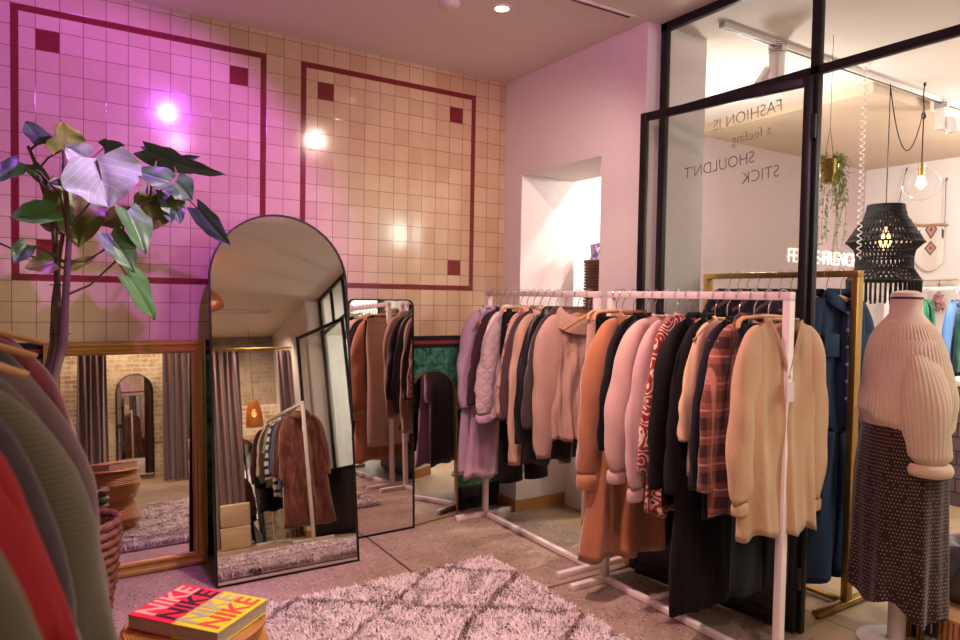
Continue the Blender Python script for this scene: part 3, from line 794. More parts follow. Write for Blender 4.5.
# gold framed mirror
gm = thing('gold_framed_mirror', 'low wide mirror in a stepped gold frame behind the plant', 'mirror', (.367, 3.83, .002), (R(-5.0), 0, 0))
W_, H_ = .742, 1.195; prof = [(0, .045), (0, .0), (.012, -.010), (.022, -.010), (.030, .0), (.044, .004), (.052, -.004), (.060, -.002), (.064, .012), (.070, .018), (.070, .045)]
v = []; f = []
for d, y in prof:
    for x, z in ((-W_/2+d, d), (W_/2-d, d), (W_/2-d, H_-d), (-W_/2+d, H_-d)): v.append((x, y, z))
for i in range(len(prof)):
    i2 = (i+1) % len(prof)
    for k in range(4): f.append((i*4+k, i*4+(k+1) % 4, i2*4+(k+1) % 4, i2*4+k))
MB().add(v, f).soft('frame', plain('gilded_wood', '#b99650', .34, .7, .12, 20, .1), gm, 25)
MB().box((-W_/2+.066, .018, .066), (W_/2-.066, .026, H_-.066)).obj('mirror_glass', M_MIRROR, gm)
MB().box((-W_/2+.06, .028, .06), (W_/2-.06, .042, H_-.06)).obj('backing', plain('mirror_backing', '#3a322c', .8), gm)

# ------------------------------------------------------------------ rattan stool and book
def rattan_mat(name, a, b, k=150):
    m, nt, bs = new_mat(name, .5); (x, y, z), v = xyz(nt)
    n = noise(nt, comb(nt, x*6, y*6, z*90), 1, 3)
    setc(nt, bs, mixc(nt, n, a, b)); bump(nt, bs, n, .4, .004); return m
M_RATTAN = rattan_mat('rattan_cane', '#c88f50', '#9a6432')
st = thing('rattan_stool', 'round coiled rattan stool standing in front of the gold mirror', 'stool', (.385, 2.185, 0))
prof = []
for i in range(70):
    t = i/69; z = .455*t
    r = .165+.042*math.sin(PI*min(1, max(0, t)/.5)) if t < .5 else .170+.040*math.sin(PI*(t-.5)/.5*.62+.0)
    prof.append((r+.004*math.sin(i*PI), z))
pr = []
for i in range(36):
    t = i/35; z = .44*t
    r = .150+.062*(1-abs(t-.26)/.26)**.6 if t < .5 and abs(t-.26) < .26 else .150+.062*max(0, (1-abs(t-.80)/.30))**.6
    if t < .0001: r = .15
    pr += [(r, z-.0045), (r+.004, z), (r, z+.0045)]
MB().lathe([(.05, 0)]+[p for p in pr if p[1] >= 0]+[(.185, .447)], 48).soft('stool_body', M_RATTAN, st, 75)
top = MB(); pt_ = [(.003, .449)]
for i in range(1, 24):
    r = .0085*i; pt_ += [(r-.003, .452), (r, .457), (r+.003, .452)]
pt_ += [(.205, .446), (.19, .440)]
top.lathe(pt_, 48); top.soft('stool_top', M_RATTAN, st, 75)
bk = thing('book', 'thick pink and yellow paperback lying on the rattan stool', 'book', (.3935, 2.1715, .458), math.atan2(2.123-2.365, .567-.369))
# local x along the long cover edge (back left -> right), local y away
bw, bh, bt = .315, .225, .042
def cover_mat():
    m, nt, bs = new_mat('book_cover', .35); (x, y, z), v = xyz(nt)
    setc(nt, bs, mixc(nt, x.gt(0.0), '#f2224f', '#e6df16')); return m
M_COVER = cover_mat()
MB().box((-bw/2, -bh/2, .003), (bw/2, bh/2, bt-.003)).obj('page_block', plain('book_pages', '#b7a294', .8, 0, .1, 60, .3), bk)
MB().box((-bw/2-.002, -bh/2-.002, bt-.003), (bw/2+.002, bh/2+.002, bt)).box((-bw/2-.002, -bh/2-.002, 0), (bw/2+.002, bh/2+.002, .003)).obj('cover', M_COVER, bk)
cols_ = [plain('print_pale_pink', '#e9b9b4', .4), plain('print_black', '#231318', .4), plain('print_grey', '#b7b39a', .4), plain('print_red', '#e0403c', .4)]
for i, c in enumerate(cols_):
    text_obj('cover_lettering', 'NIKE', .100, c, bk, (-bw/2+.074+.0755*i, -bh/2+.012, bt+.0006), (0, 0, R(90)), .0004, .93, .002)

# ------------------------------------------------------------------ shaggy rug
def rug():
    rng = np.random.default_rng(3); x0, x1, y0, y1 = .12, 2.06, .72, 3.10
    m, nt, bs = new_mat('shag_pile', .95); bs.inputs['Sheen Weight'].default_value = .4
    (x, y, z), v = xyz(nt); wv = noise(nt, v, 5, 2)*.16
    a = ((x*.9+y*1.25)+wv); b = ((x*.9-y*1.25)+wv)
    ln = ((a*1.55).fr()-.5).abs().lt(.035).mx(((b*1.55).fr()-.5).abs().lt(.035))
    c = mixc(nt, noise(nt, v, 30, 3), '#eee3e2', '#d8c8c8')
    setc(nt, bs, mixc(nt, ln*ramp(nt, noise(nt, v, 26, 3), .28, .5), c, '#8f756d'))
    V = []; F = []
    V += [(x0, y0, .001), (x1, y0, .001), (x1, y1, .001), (x0, y1, .001), (x0, y0, .012), (x1, y0, .012), (x1, y1, .012), (x0, y1, .012)]
    F += [(3, 2, 1, 0), (4, 5, 6, 7), (0, 1, 5, 4), (1, 2, 6, 5), (2, 3, 7, 6), (3, 0, 4, 7)]
    N = 52000; px = rng.uniform(x0-.004, x1+.004, N); py = y0-.004+(y1-y0+.008)*rng.beta(1.35, 1.0, N)
    cl = np.sin(px*23+3*np.sin(py*17))+np.sin(py*27+2*np.sin(px*19))
    ang = rng.uniform(0, 2*PI, N)*.55+cl*1.6; ln_ = rng.uniform(.028, .046, N); le = rng.uniform(.25, .95, N)
    wd = rng.uniform(.0022, .0042, N)
    for i in range(N):
        x, y, a, h, l, w = px[i], py[i], ang[i], ln_[i], le[i], wd[i]
        dx, dy = math.cos(a), math.sin(a); b = len(V); ox, oy = -dy*w, dx*w
        V.append((x-ox, y-oy, .010)); V.append((x+ox, y+oy, .010))
        mx_, my_, mz = x+dx*h*l*.35, y+dy*h*l*.35, .010+h*.62
        V.append((mx_+ox, my_+oy, mz)); V.append((mx_-ox, my_-oy, mz))
        V.append((x+dx*h*l*1.0, y+dy*h*l*1.0, .010+h*(.98-.42*l)))
        F.append((b, b+1, b+2, b+3)); F.append((b+3, b+2, b+4))
    o = mesh_obj('shag_rug', V, F, m, None, True)
    tag(o, 'pale shaggy rug with brown diamond lines in the middle of the floor', 'rug')
rug()

# ------------------------------------------------------------------ plant
def leaf_mat(name, a, b, vein, pale=.0):
    m, nt, bs = new_mat(name, .38); (x, y, z), v = xyz(nt, 'UV')
    # u across -1..1 mapped 0..1, v along
    s_ = ((x-.5).abs())
    vn = (((y*7)-(s_*5.5)).fr()-.5).abs().lt(.07)
    mid = s_.lt(.018)
    c = mixc(nt, noise(nt, v, 4, 2), a, b); c = mixc(nt, (vn.mx(mid*1.6))*.28, c, vein)
    setc(nt, bs, c); bs.inputs['Transmission Weight'].default_value = 0
    bs.inputs['Subsurface Weight'].default_value = .0
    bump(nt, bs, ((y*7)-(s_*5.5)).sin()+noise(nt, v, 3), .15, .01)
    return m
M_LEAF = leaf_mat('green_leaf', '#518a42', '#3f7334', '#7b9a5c')
M_LEAFO = leaf_mat('olive_leaf', '#7d8838', '#69752e', '#7f8c48')
M_LEAFD = leaf_mat('dark_leaf', '#4f6c52', '#3c5a48', '#5f7a62')
M_LEAFP = leaf_mat('pale_leaf', '#bccabb', '#7f9e7e', '#e6ede4')
M_BARK = plain('ficus_bark', '#6b5947', .8, 0, .2, 30, .5)
def leaf(name, base, tip, width, mat, parent, roll=0.0, cup=.10, seed=0, eye=CAM):
    base = Vector(base); tip = Vector(tip); d = tip-base; L = d.length; d.normalize()
    tocam = (Vector(eye)-base).normalized(); n = (tocam-d*tocam.dot(d)).normalized()
    side = d.cross(n); q = Matrix.Rotation(roll, 3, d); n = q@n; side = q@side
    rng = random.Random(seed); NU, NV = 14, 18; V = []; F = []; UV = []
    p1, p2 = rng.uniform(0, 6), rng.uniform(0, 6)
    for k in (0, 1):
        for i in range(NV+1):
            t = i/NV
            wv = (math.sin(PI*min(1, (t*.93+.07))**.62)**.75)
            if t > .9: wv *= 1-((t-.9)/.1)**2*.75
            lobe = .14*max(0, 1-t*6)
            for j in range(NU+1):
                u = -1+2*j/NU; w = width/2*wv*(1+.06*math.sin(9*t+p1*(1 if u > 0 else 2))+.035*math.sin(21*t+p2*(1 if u > 0 else 2)))
                along = t*L-lobe*L*abs(u)**1.2
                h = cup*width*(abs(u)**1.5)*wv-.10*L*t*t+.035*width*math.sin(9*t+3*u+p2)*abs(u)-.05*width*math.exp(-(u*7)**2)
                V.append(base+d*along+side*(u*w)+n*(h-(.0016 if k else 0))); UV.append((j/NU, t))
    M = (NU+1)*(NV+1)
    for i in range(NV):
        for j in range(NU):
            a = i*(NU+1)+j; b = a+NU+1
            F.append((a, a+1, b+1, b)); F.append((M+a, M+b, M+b+1, M+a+1))
    o = mesh_obj(name, V, F, mat, parent); uv = o.data.uv_layers.new(name='uv')
    for lp in o.data.loops: uv.data[lp.index].uv = UV[lp.vertex_index]
    return o
PL = thing('rubber_plant', 'tall potted plant with large heart-shaped leaves in front of the tiled wall', 'plant', (.03, 3.42, 0))
inv = Vector((-.03, -3.42, 0))
def P(px, py, y=3.42): return at(px, py, 'y', y)+inv
MB().lathe([(.02, .001), (.125, .001), (.15, .05), (.165, .26), (.172, .30), (.16, .305), (.15, .27), (.02, .265)], 32, (-.20, -.08, 0)).soft('pot', plain('terracotta_pot', '#8c5a44', .7), PL)
stems = [[(60, 640, 3.42), (59, 345, 3.42), (57, 280, 3.43), (54, 232, 3.44), (45, 195, 3.45), (36, 165, 3.45), (28, 146, 3.45)],
         [(66, 640, 3.44), (63, 345, 3.40), (66, 290, 3.38), (69, 240, 3.36), (66, 195, 3.36), (64, 150, 3.36)],
         [(56, 640, 3.46), (53, 345, 3.46), (54, 300, 3.47), (60, 255, 3.48), (66, 215, 3.5), (63, 165, 3.5)]]
s_m = MB()
rads = ([.017, .016, .012, .010, .009, .008, .006], [.019, .018, .014, .011, .010, .008], [.015, .014, .010, .008, .007, .006])
for i, s_ in enumerate(stems):
    pts = [P(*q) for q in s_]; pts[0] = Vector(((-.03, .0, .03)[i]*.8-.20, (-.02, .03, .01)[i]-.08, .26))
    MB().tube(pts, list(rads[i]), 10).soft('trunk', M_BARK, PL, 80)
LV = [  # base px, tip px, width px, depth y, mat, roll
    ((96, 158), (112, 209), 74, 3.22, M_LEAFP, R(8), .10), ((84, 158), (66, 146), 26, 3.24, M_LEAFP, R(-30), .1),
    ((62, 150), (66, 122), 50, 3.36, M_LEAFO, R(50), .1), ((42, 143), (26, 119), 20, 3.4, M_LEAFD, R(20), .1),
    ((55, 211), (10, 215), 27, 3.30, M_LEAF, R(15), .08), ((74, 186), (80, 246), 54, 3.48, M_LEAFO, R(-6), .08),
    ((130, 215), (92, 222), 22, 3.45, M_LEAFO, R(20), .08), ((128, 210), (149, 252), 34, 3.30, M_LEAF, R(-12), .1),
    ((110, 234), (136, 271), 28, 3.28, M_LEAF, R(10), .1), ((127, 275), (159, 319), 30, 3.28, M_LEAF, R(-8), .09),
    ((160, 192), (149, 231), 40, 3.40, M_LEAFO, R(12), .08), ((166, 192), (182, 222), 28, 3.38, M_LEAFD, R(-25), .1),
    ((146, 150), (203, 176), 30, 3.36, M_LEAFD, R(48), .06), ((172, 160), (224, 178), 18, 3.42, M_LEAFD, R(50), .06),
    ((170, 182), (136, 170), 24, 3.30, M_LEAFD, R(20), .1), ((176, 182), (194, 200), 26, 3.3, M_LEAFD, R(-10), .1),
    ((197, 208), (229, 247), 22, 3.34, M_LEAFD, R(30), .06), ((20, 163), (-6, 180), 18, 3.40, M_LEAFD, R(20), .1),
    ((32, 165), (50, 189), 14, 3.42, M_LEAF, R(50), .06), ((27, 245), (14, 262), 17, 3.36, M_LEAFD, R(10), .1),
    ((54, 262), (26, 267), 21, 3.40, M_LEAFO, R(18), .08), ((70, 266), (98, 258), 12, 3.46, M_LEAFO, R(40), .06),
    ((104, 148), (124, 146), 20, 3.44, M_LEAFD, R(40), .06), ((86, 186), (50, 180), 16, 3.40, M_LEAFD, R(40), .06),
    ((158, 150), (140, 146), 12, 3.38, M_LEAFD, R(30), .06), ((168, 208), (172, 222), 12, 3.36, M_LEAFD, R(0), .06),
    ((172, 160), (200, 158), 10, 3.42, M_LEAFD, R(40), .06), ((64, 232), (40, 222), 16, 3.5, M_LEAFO, R(40), .06)]
for i, (b, t, w, y, mt, rl, cp) in enumerate(LV):
    B, T = P(*b, y), P(*t, y+(.05 if i % 3 == 0 else -.04)); px = (Vector(B)-inv-Vector(CAM)).length/CF
    leaf('leaf', B, T, w*px*.92, mt, PL, rl, cp, i, Vector(CAM)+inv+(Vector((1.3, .2, 1.5)) if mt in (M_LEAFP, M_LEAF) else Vector((.3, 0, .3))))
for path in ([(66, 232, 3.37), (88, 205, 3.33), (104, 190, 3.28), (97, 160, 3.23)], [(65, 260, 3.38), (85, 262, 3.36), (104, 250, 3.32), (111, 235, 3.29)], [(64, 296, 3.38), (90, 285, 3.35), (115, 262, 3.31), (120, 240, 3.30), (128, 212, 3.31)],
             [(111, 252, 3.31), (120, 265, 3.30), (127, 275, 3.285)], [(38, 170, 3.45), (48, 158, 3.42), (62, 150, 3.37)], [(30, 150, 3.45), (36, 145, 3.43), (42, 143, 3.41)], [(57, 250, 3.44), (57, 225, 3.38), (55, 211, 3.31)],
             [(69, 240, 3.36), (60, 195, 3.4), (40, 172, 3.42), (20, 163, 3.41)], [(65, 262, 3.4), (45, 250, 3.4), (27, 245, 3.37)], [(64, 268, 3.41), (20, 252, 3.45), (-8, 240, 3.45)], [(128, 212, 3.31), (150, 200, 3.36), (162, 192, 3.4)], [(160, 192, 3.4), (170, 180, 3.35), (176, 172, 3.38), (172, 160, 3.42)],
             [(176, 190, 3.36), (190, 200, 3.35), (197, 208, 3.345)], [(150, 200, 3.36), (152, 180, 3.37), (158, 152, 3.38), (146, 150, 3.37)], [(65, 180, 3.36), (85, 165, 3.4), (104, 148, 3.44)]):
    MB().tube([P(*q) for q in path], [.006]+[.0042]*(len(path)-1), 7).soft('twig', M_BARK, PL, 80)
tie = MB()
for z in (285, 334):
    c = P(60, z, 3.42); tie.lathe([(.038, -.002), (.040, 0), (.038, .002)], 20, tuple(c), 1, .8, caps=False)
tie.soft('plant_tie', plain('black_cord', '#1c1818', .6), PL)

# ------------------------------------------------------------------ baskets, vase and flowers by the gold mirror
M_WICK = rattan_mat('brown_wicker', '#8d5c40', '#5d3826'); M_WICK2 = rattan_mat('dark_wicker', '#74503a', '#4c3022')
def basket(label, loc, r, h, mat, group):
    b = thing('wicker_basket', label, 'basket', loc, 0, group); NT = 30; m = MB(); rows = 11
    for i in range(rows):
        z = .008+(h-.016)*i/(rows-1); rr = r*(.72+.28*math.sin(PI/2*(z/h)))
        pts = [((rr+.005*math.cos(PI*(k+i)))*math.cos(2*PI*k/NT), (rr+.005*math.cos(PI*(k+i)))*math.sin(2*PI*k/NT), z) for k in range(NT+1)]
        m.tube(pts, h/rows*.46, 6, False)
    m.lathe([(.001, .004), (r*.72, .004), (r*.72, .008), (.001, .010)], 24)
    for k in range(NT):
        a = 2*PI*k/NT; m.tube([(r*(.72+.28*math.sin(PI/2*t))*math.cos(a), r*(.72+.28*math.sin(PI/2*t))*math.sin(a), h*t) for t in np.linspace(.01, 1, 6)], .004, 5)
    m.soft('basket_body', mat, b, 80); q = MB()
    for s in (0, PI):
        q.tube([((r+.006*math.cos(9*a+s))*math.cos(a), (r+.006*math.cos(9*a+s))*math.sin(a), h+.006*math.sin(9*a+s)) for a in np.linspace(0, 2*PI, 100)], .008, 6, False)
    q.soft('rim', mat, b, 80); return b
bq = basket('open brown wicker basket on the floor in front of the gold mirror', (.13, 3.50, 0), .155, .42, M_WICK, None)
cn = MB(); rg = random.Random(4)
for k in range(26):
    a, rr = rg.uniform(0, 6.28), rg.uniform(0, .11)
    cn.lathe([(.004, -.02), (.022, -.008), (.024, .006), (.012, .02), (.002, .024)], 9, (rr*math.cos(a), rr*math.sin(a), .335+rg.uniform(0, .03)))
o = cn.soft('dried_pods', plain('dried_pods', '#8c5b40', .8, 0, .25, 40)); o.location = (.13, 3.50, 0); o['kind'] = 'stuff'; o['label'] = 'dried brown pods filling the wicker basket'; o['category'] = 'dried pods'
sb = thing('storage_box', 'dark mauve box standing on end behind the basket', 'box', (-.135, 3.73, 0))
MB().box((-.12, -.1, 0), (.12, .1, .60), .006).soft('body', plain('mauve_card', '#6d5257', .7), sb); MB().box((-.124, -.104, .60), (.124, .104, .63), .004).soft('lid', plain('mauve_card_lid', '#7d6268', .7), sb)
vs = thing('bud_vase', 'clear glass vase of pink dried flowers on the mauve box', 'vase', (-.06, 3.70, .632))
MB().lathe([(.02, .001), (.038, .004), (.045, .04), (.03, .085), (.018, .11), (.022, .13), (.019, .13), (.015, .11), (.027, .082), (.041, .04), (.034, .009), (.01, .006)], 24).soft('glass', glass('vase_glass', '#dcd3d6', .8), vs)
fl_ = MB(); sm = MB()
for k in range(14):
    a, rr = rg.uniform(0, 6.28), rg.uniform(.01, .06); tp = (rr*math.cos(a), rr*math.sin(a), rg.uniform(.17, .26)); sm.tube([(rg.uniform(-.008, .008), rg.uniform(-.008, .008), .01), (tp[0]*.3, tp[1]*.3, .13), tp], .0015, 5)
    for j in range(9): fl_.lathe([(.002, -.004), (.008, 0), (.002, .005)], 6, (tp[0]+rg.gauss(0, .012), tp[1]+rg.gauss(0, .012), tp[2]+rg.gauss(0, .014)))
sm.soft('stalks', plain('dry_stalk', '#7c6247', .8), vs); fl_.soft('blossoms', plain('pink_blossom', '#c995a0', .8), vs)
cnd = thing('taper_candle', 'thin white taper candle beside the bud vase', 'candle', (-.16, 3.69, .632))
MB().lathe([(.001, .001), (.028, .001), (.028, .006), (.012, .012), (.012, .03), (.008, .03), (.008, .012)], 18).soft('holder', M_BRASS, cnd)
MB().lathe([(.0075, .013), (.0075, .28), (.004, .288), (.001, .29)], 14).tube([(0, 0, .286), (.001, 0, .30)], .001, 5).soft('wax_stick', plain('white_wax', '#e8dcd8', .5), cnd)

# ------------------------------------------------------------------ foreground rack at the left edge
XN = -.235; XMAX[0] = None
rack('white clothes rack at the left edge carrying dark knits and red garments', XN, .50, 2.46, 1.49)
C_OLIVE = cloth('olive_fleece', '#4c4636', 'fleece'); C_RED = cloth('crimson_knit', '#7d0915', 'rib', sheen=.05); C_CHAR = cloth('charcoal_knit', '#35292f', 'rib')
C_GREYG = cloth('grey_green_rib', '#57503f', 'hrib', '#3b362c'); C_MGREY = cloth('mauve_grey_jersey', '#5e4a4c'); C_DKGR = cloth('dark_green_grey', '#3b3b35'); C_RVEL = cloth('burgundy_velvet', '#6c0f1c', 'velvet', '#3a0810')
GN = 'garments on the near left rack'
def N_(y): return (XN, y, 1.4735)
NG = [('fleece_jacket', 'olive fleece jacket nearest the camera at the bottom left', 'jacket', .70, C_OLIVE, .60, .19, .05), ('sweater', 'front one of two crimson knitted sweaters on the near left rack', 'sweater', .86, C_RED, .66, .185, .055), ('sweater', 'second crimson sweater pressed behind the first red one', 'sweater', .96, C_RED, .66, .19, .055),
      ('sweater', 'charcoal knitted sweater between red sweater and grey ribbed cardigan', 'sweater', 1.09, C_CHAR, .75, .20, .06), ('long_cardigan', 'long grey-green ribbed cardigan reaching lowest on the near rack', 'cardigan', 1.24, C_GREYG, 1.0, .238, .074),
      ('jacket', 'grey-green ribbed jacket behind the long ribbed cardigan', 'jacket', 1.36, C_GREYG, .7, .222, .066), ('jersey_top', 'mauve grey jersey top with round shoulder', 'top', 1.58, C_MGREY, .72, .25, .07), ('jacket', 'dark green-grey jacket near the far end of the near rack', 'jacket', 1.90, C_DKGR, .62, .215, .06),
      ('velvet_dress', 'burgundy velvet dress next to the dark green-grey jacket', 'dress', 2.12, C_RVEL, .90, .25, .066), ('velvet_dress', 'burgundy velvet dress hanging last on the near left rack', 'dress', 2.31, C_RVEL, .9, .215, .06)]
for i, (nm, lab, ct, y, mt, L, W__, r0) in enumerate(NG):
    garment(nm, lab, ct, GN, N_(y), mt, L, W__, W__+.01, sl=.60 if L < .9 else .8, sr=(r0, r0*.85), out=.085, collar='shirt' if i == 7 else 'rib', seed=60+i, rot=R((3, -4, 2, 5, -3, 2, -4, 3, -2, 4)[i]), droop=.03, drop=.03, flat=.62, zn=-.125, hscale=.72)
for i, y in enumerate((1.46, 1.78, 2.06)):
    hang('%s bare wooden hanger from the near end of the left edge rack' % ('first', 'second', 'third')[i], (XN, y, 1.4735), R((4, -5, 3)[i])).scale = (1.08+.06*i, 1.5, .96-.05*i)
# ------------------------------------------------------------------ mannequin
mq = thing('mannequin', 'headless mannequin wearing a cream ribbed sweater and dotted brown skirt', 'mannequin', (3.075, 1.475, 0), R(-34))
M_FORM = plain('mannequin_linen', '#cbb0a0', .8, 0, .05, 60, .2)
MB().lathe([(.001, .001), (.15, .001), (.15, .008), (.13, .014), (.036, .02), (.034, .03), (.034, .9), (.001, .9)], 32).soft('stand', plain('white_lacquer', '#e4d9d4', .35), mq)
MB().lathe([(.10, .86), (.15, .95), (.16, 1.05), (.15, 1.2), (.13, 1.3), (.085, 1.38), (.062, 1.41), (.058, 1.46), (.060, 1.472)], 36, (-.01, 0, 0), 1, 1.05).soft('torso_form', M_FORM, mq)
MB().lathe([(.060, 1.472), (.0615, 1.474), (.0615, 1.480), (.060, 1.482)], 36, (-.01, 0, 0), 1, 1.05).soft('neck_band', plain('dark_band', '#2d1d18', .5), mq)
MB().lathe([(.060, 1.482), (.056, 1.497), (.035, 1.507), (.004, 1.509)], 36, (-.01, 0, 0), 1, 1.05).soft('neck_cap', M_FORM, mq)
M_SWT = cloth('cream_chunky_rib', '#c6ae93', None, sheen=.45, bmp=.3); M_SKIRT = cloth('brown_dotted_crepe', '#2a1312', 'dots', '#a08571')
def swf(r, z, a, i):
    k = max(0, min(1, (z-.88)/.06)); rib = .0022*math.sin(a*58)*k*min(1, max(0, (1.42-z)/.05))
    bustx = .022*math.cos(a)*math.exp(-((z-1.08)/.14)**2)
    wob = .006*math.sin(5*a+9*z)*math.exp(-((z-.95)/.1)**2)
    return r+rib+bustx+wob, z-.03*math.cos(a)*(z < 1.0)*1.0-.035*max(0, -math.sin(a))*(z < 1.0)
pr = [(.15, .985), (.168, .957), (.186, .95), (.203, .975), (.210, 1.02), (.207, 1.07), (.196, 1.13), (.184, 1.2), (.170, 1.26), (.152, 1.31), (.128, 1.35), (.100, 1.38), (.074, 1.40), (.066, 1.412), (.066, 1.428), (.061, 1.43)]
pp = []
for i in range(len(pr)-1):
    for q in range(3): t = q/3; pp.append((pr[i][0]*(1-t)+pr[i+1][0]*t, pr[i][1]*(1-t)+pr[i+1][1]*t))
pp.append(pr[-1])
swm = MB().lathe(pp, 348, (-.01, 0, 0), .86, .86, swf).soft('sweater', M_SWT, mq, 80)
for s in (-1, 1):
    m = MB(); V = []; F = []; N, SEG = 40, 120
    for i in range(N+1):
        t = i/N; cy = s*(.075+.088*math.sin(min(1, t*1.7)*PI/2)); cz = 1.325-.52*t; cx = -.02+.03*t*t
        r = .034+.050*math.sin(min(1, t*1.6)*PI/2)-.006*t+ .010*math.sin(PI*t)
        if t > .93: r *= 1-(t-.93)*5.5
        for k in range(SEG):
            a = 2*PI*k/SEG; rr = r+.0022*math.sin(28*a)+.005*math.sin(3*a+9*t)
            V.append((cx+rr*math.cos(a), cy+rr*.8*math.sin(a), cz-(s*.5*rr*math.sin(a)*max(0, 1-t*4))))
    for i in range(N):
        for k in range(SEG): F.append((i*SEG+k, (i+1)*SEG+k, (i+1)*SEG+(k+1) % SEG, i*SEG+(k+1) % SEG))
    F.append(tuple(reversed(range(SEG)))); F.append(tuple(range(N*SEG, (N+1)*SEG)))
    so = mesh_obj('sweater_sleeve', V, F, M_SWT, mq)
    MB().lathe([(.05, .012), (.074, .016), (.084, 0), (.086, -.014), (.080, -.030), (.066, -.036), (.05, -.032)], 72, (cx, cy, .80), 1, .86, lambda r, z, a, i: (r+.002*math.sin(30*a), z)).soft('turned_cuff', M_SWT, so, 80)
def skf(r, z, a, i):
    t = (1.0-z)/.86
    return r+t*t*.016*math.sin(8*a+1.1+1.5*t)+t*.007*math.sin(15*a+.4), z+ (t**3)*(.03*math.sin(5*a)-.055*math.cos(a)+.02+.02*math.sin(a))
MB().lathe([(.150+.025*min(1, t*3)+.012*t, 1.0-.82*t) for t in np.linspace(0, 1, 40)]+[(.175, .19)], 160, (-.01, 0, 0), .95, 1.0, skf).soft('skirt', M_SKIRT, mq, 80)

# ------------------------------------------------------------------ low ribbed bench with bag
M_RIB = plain('terracotta_slats', '#b57f56', .55, 0, .1, 20, .15)
lb = thing('slatted_bench', 'low terracotta slatted plinth at the bottom right by the mannequin', 'plinth', (3.14, .95, 0))
m = MB().box((.012, .012, 0), (.55, .54, .145))
for k in range(26): m.box((0, .004+k*.021, .004), (.014, .004+k*.021+.015, .145), .003)
for k in range(26): m.box((.004+k*.021, 0, .004), (.004+k*.021+.015, .014, .145), .003)
m.soft('slatted_body', M_RIB, lb); box_obj('top_board', (-.004, -.004, .145), (.555, .545, .16), M_RIB, lb, .003)
box_obj('hand_slot', (-.002, .475, .03), (.004, .495, .10), plain('black_slot', '#15100e', .8), lb)
bg = thing('leather_bag', 'slouchy grey leather bag lying on the slatted plinth', 'bag', (3.43, 1.38, .161), R(60))
C_LEATH = plain('grey_leather', '#6f646b', .42, 0, .08, 20, .3)
MB().lathe([(.005, .0), (.15, .004), (.19, .06), (.185, .13), (.16, .20), (.135, .245), (.12, .25), (.10, .22), (.005, .20)], 40, (0, 0, 0), 1.0, .62, lambda r, z, a, i: (r*(1+.05*math.sin(4*a+i)+.03*math.sin(9*a+2*i)), z+.012*math.sin(3*a+i)*(i > 1))).soft('pouch', C_LEATH, bg, 80)
MB().slab([[(-.19-.012*math.sin(t*2), -.03, .10-.0*t+.10*math.sin(PI*t)), (-.19-.012*math.sin(t*2), .0, .10+.10*math.sin(PI*t))] for t in np.linspace(0, 1, 12)], (-.003, 0, 0)).soft('seam_band', C_LEATH, bg)
sp = thing('bag_strap', 'black strap with a woven tab and grey buckle hanging off the plinth', 'strap', (3.128, 1.355, .16))
MB().slab([[(x, -.022, z), (x, .022, z)] for x, z in ((.19, .19), (.11, .15), (.04, .07), (0.0, .02), (-.012, -.005), (-.014, -.03), (-.014, -.10))], (-.003, 0, .003)).soft('webbing', plain('black_webbing', '#17151a', .7), sp)
MB().box((-.022, -.026, -.145), (-.010, .026, -.09), .004).soft('buckle', plain('grey_buckle', '#8d8a80', .5), sp)
MB().tube([(-.0175, 0, -.02), (-.0175, 0, -.075)], .003, 6).soft('tab_lettering', plain('tab_print', '#a89c94', .6), sp)

# ------------------------------------------------------------------ neighbouring shop room
M_LAMPW = emit('warm_lens', '#fff0da', 12); M_BULB = emit('warm_filament', '#ffb469', 7)
M_WPLASTIC = plain('white_plastic', '#e2dad6', .4, 0, .03)
def aim(o, target):
    d = Vector(target)-Vector(o.location); o.rotation_euler = d.to_track_quat('-Z', 'Y').to_euler()
def spot(name, loc, target, power, color, angle=60, blend=.5, radius=.03):
    l = bpy.data.lights.new(name, 'SPOT'); l.energy = power; l.color = color; l.spot_size = R(angle); l.spot_blend = blend; l.shadow_soft_size = radius
    o = bpy.data.objects.new(name, l); col.objects.link(o); o.location = loc; aim(o, target); return o
def point(name, loc, power, color, radius=.05):
    l = bpy.data.lights.new(name, 'POINT'); l.energy = power; l.color = color; l.shadow_soft_size = radius
    o = bpy.data.objects.new(name, l); col.objects.link(o); o.location = loc; return o
def track_spot(label, loc, target, group='ceiling track spotlights', lens=None, zc=ZC):
    "spotlight whose adapter hangs from the ceiling at loc"
    t = thing('track_spotlight', label, 'spotlight', (loc[0], loc[1], zc), 0, group)
    MB().box((-.02, -.045, -.035), (.02, .045, 0), .004).soft('adapter', M_WPLASTIC, t)
    MB().box((-.032, -.032, -.19), (.032, .032, -.035), .006).soft('driver_box', M_WPLASTIC, t)
    d = (Vector(target)-Vector((loc[0], loc[1], zc-.16))).normalized(); q = d.to_track_quat('Z', 'Y').to_matrix().to_4x4()
    h = MB().lathe([(.02, -.05), (.042, -.045), (.045, .0), (.045, .06), (.040, .06), (.038, .052)], 24, caps=True).soft('lamp_head', M_WPLASTIC, t)
    off = Vector((d.x, d.y, 0)); off = (off.normalized() if off.length > .05 else Vector((1, 0, 0)))*.062
    h.matrix_local = Matrix.Translation(Vector((0, 0, -.15))+off)@q
    fn = MB()
    for k in range(5): fn.lathe([(.044, -.036+k*.012), (.049, -.034+k*.012), (.044, -.032+k*.012)], 20, caps=False)
    f_ = fn.soft('cooling_fins', plain('grey_fins', '#8f8784', .5), t); f_.matrix_local = h.matrix_local.copy()
    ln = MB().lathe([(.001, .056), (.037, .056), (.037, .050), (.001, .050)], 24).soft('lens', lens or M_LAMPW, t); ln.matrix_local = h.matrix_local.copy()
    return Vector((loc[0], loc[1], zc-.15))+off+d*.075
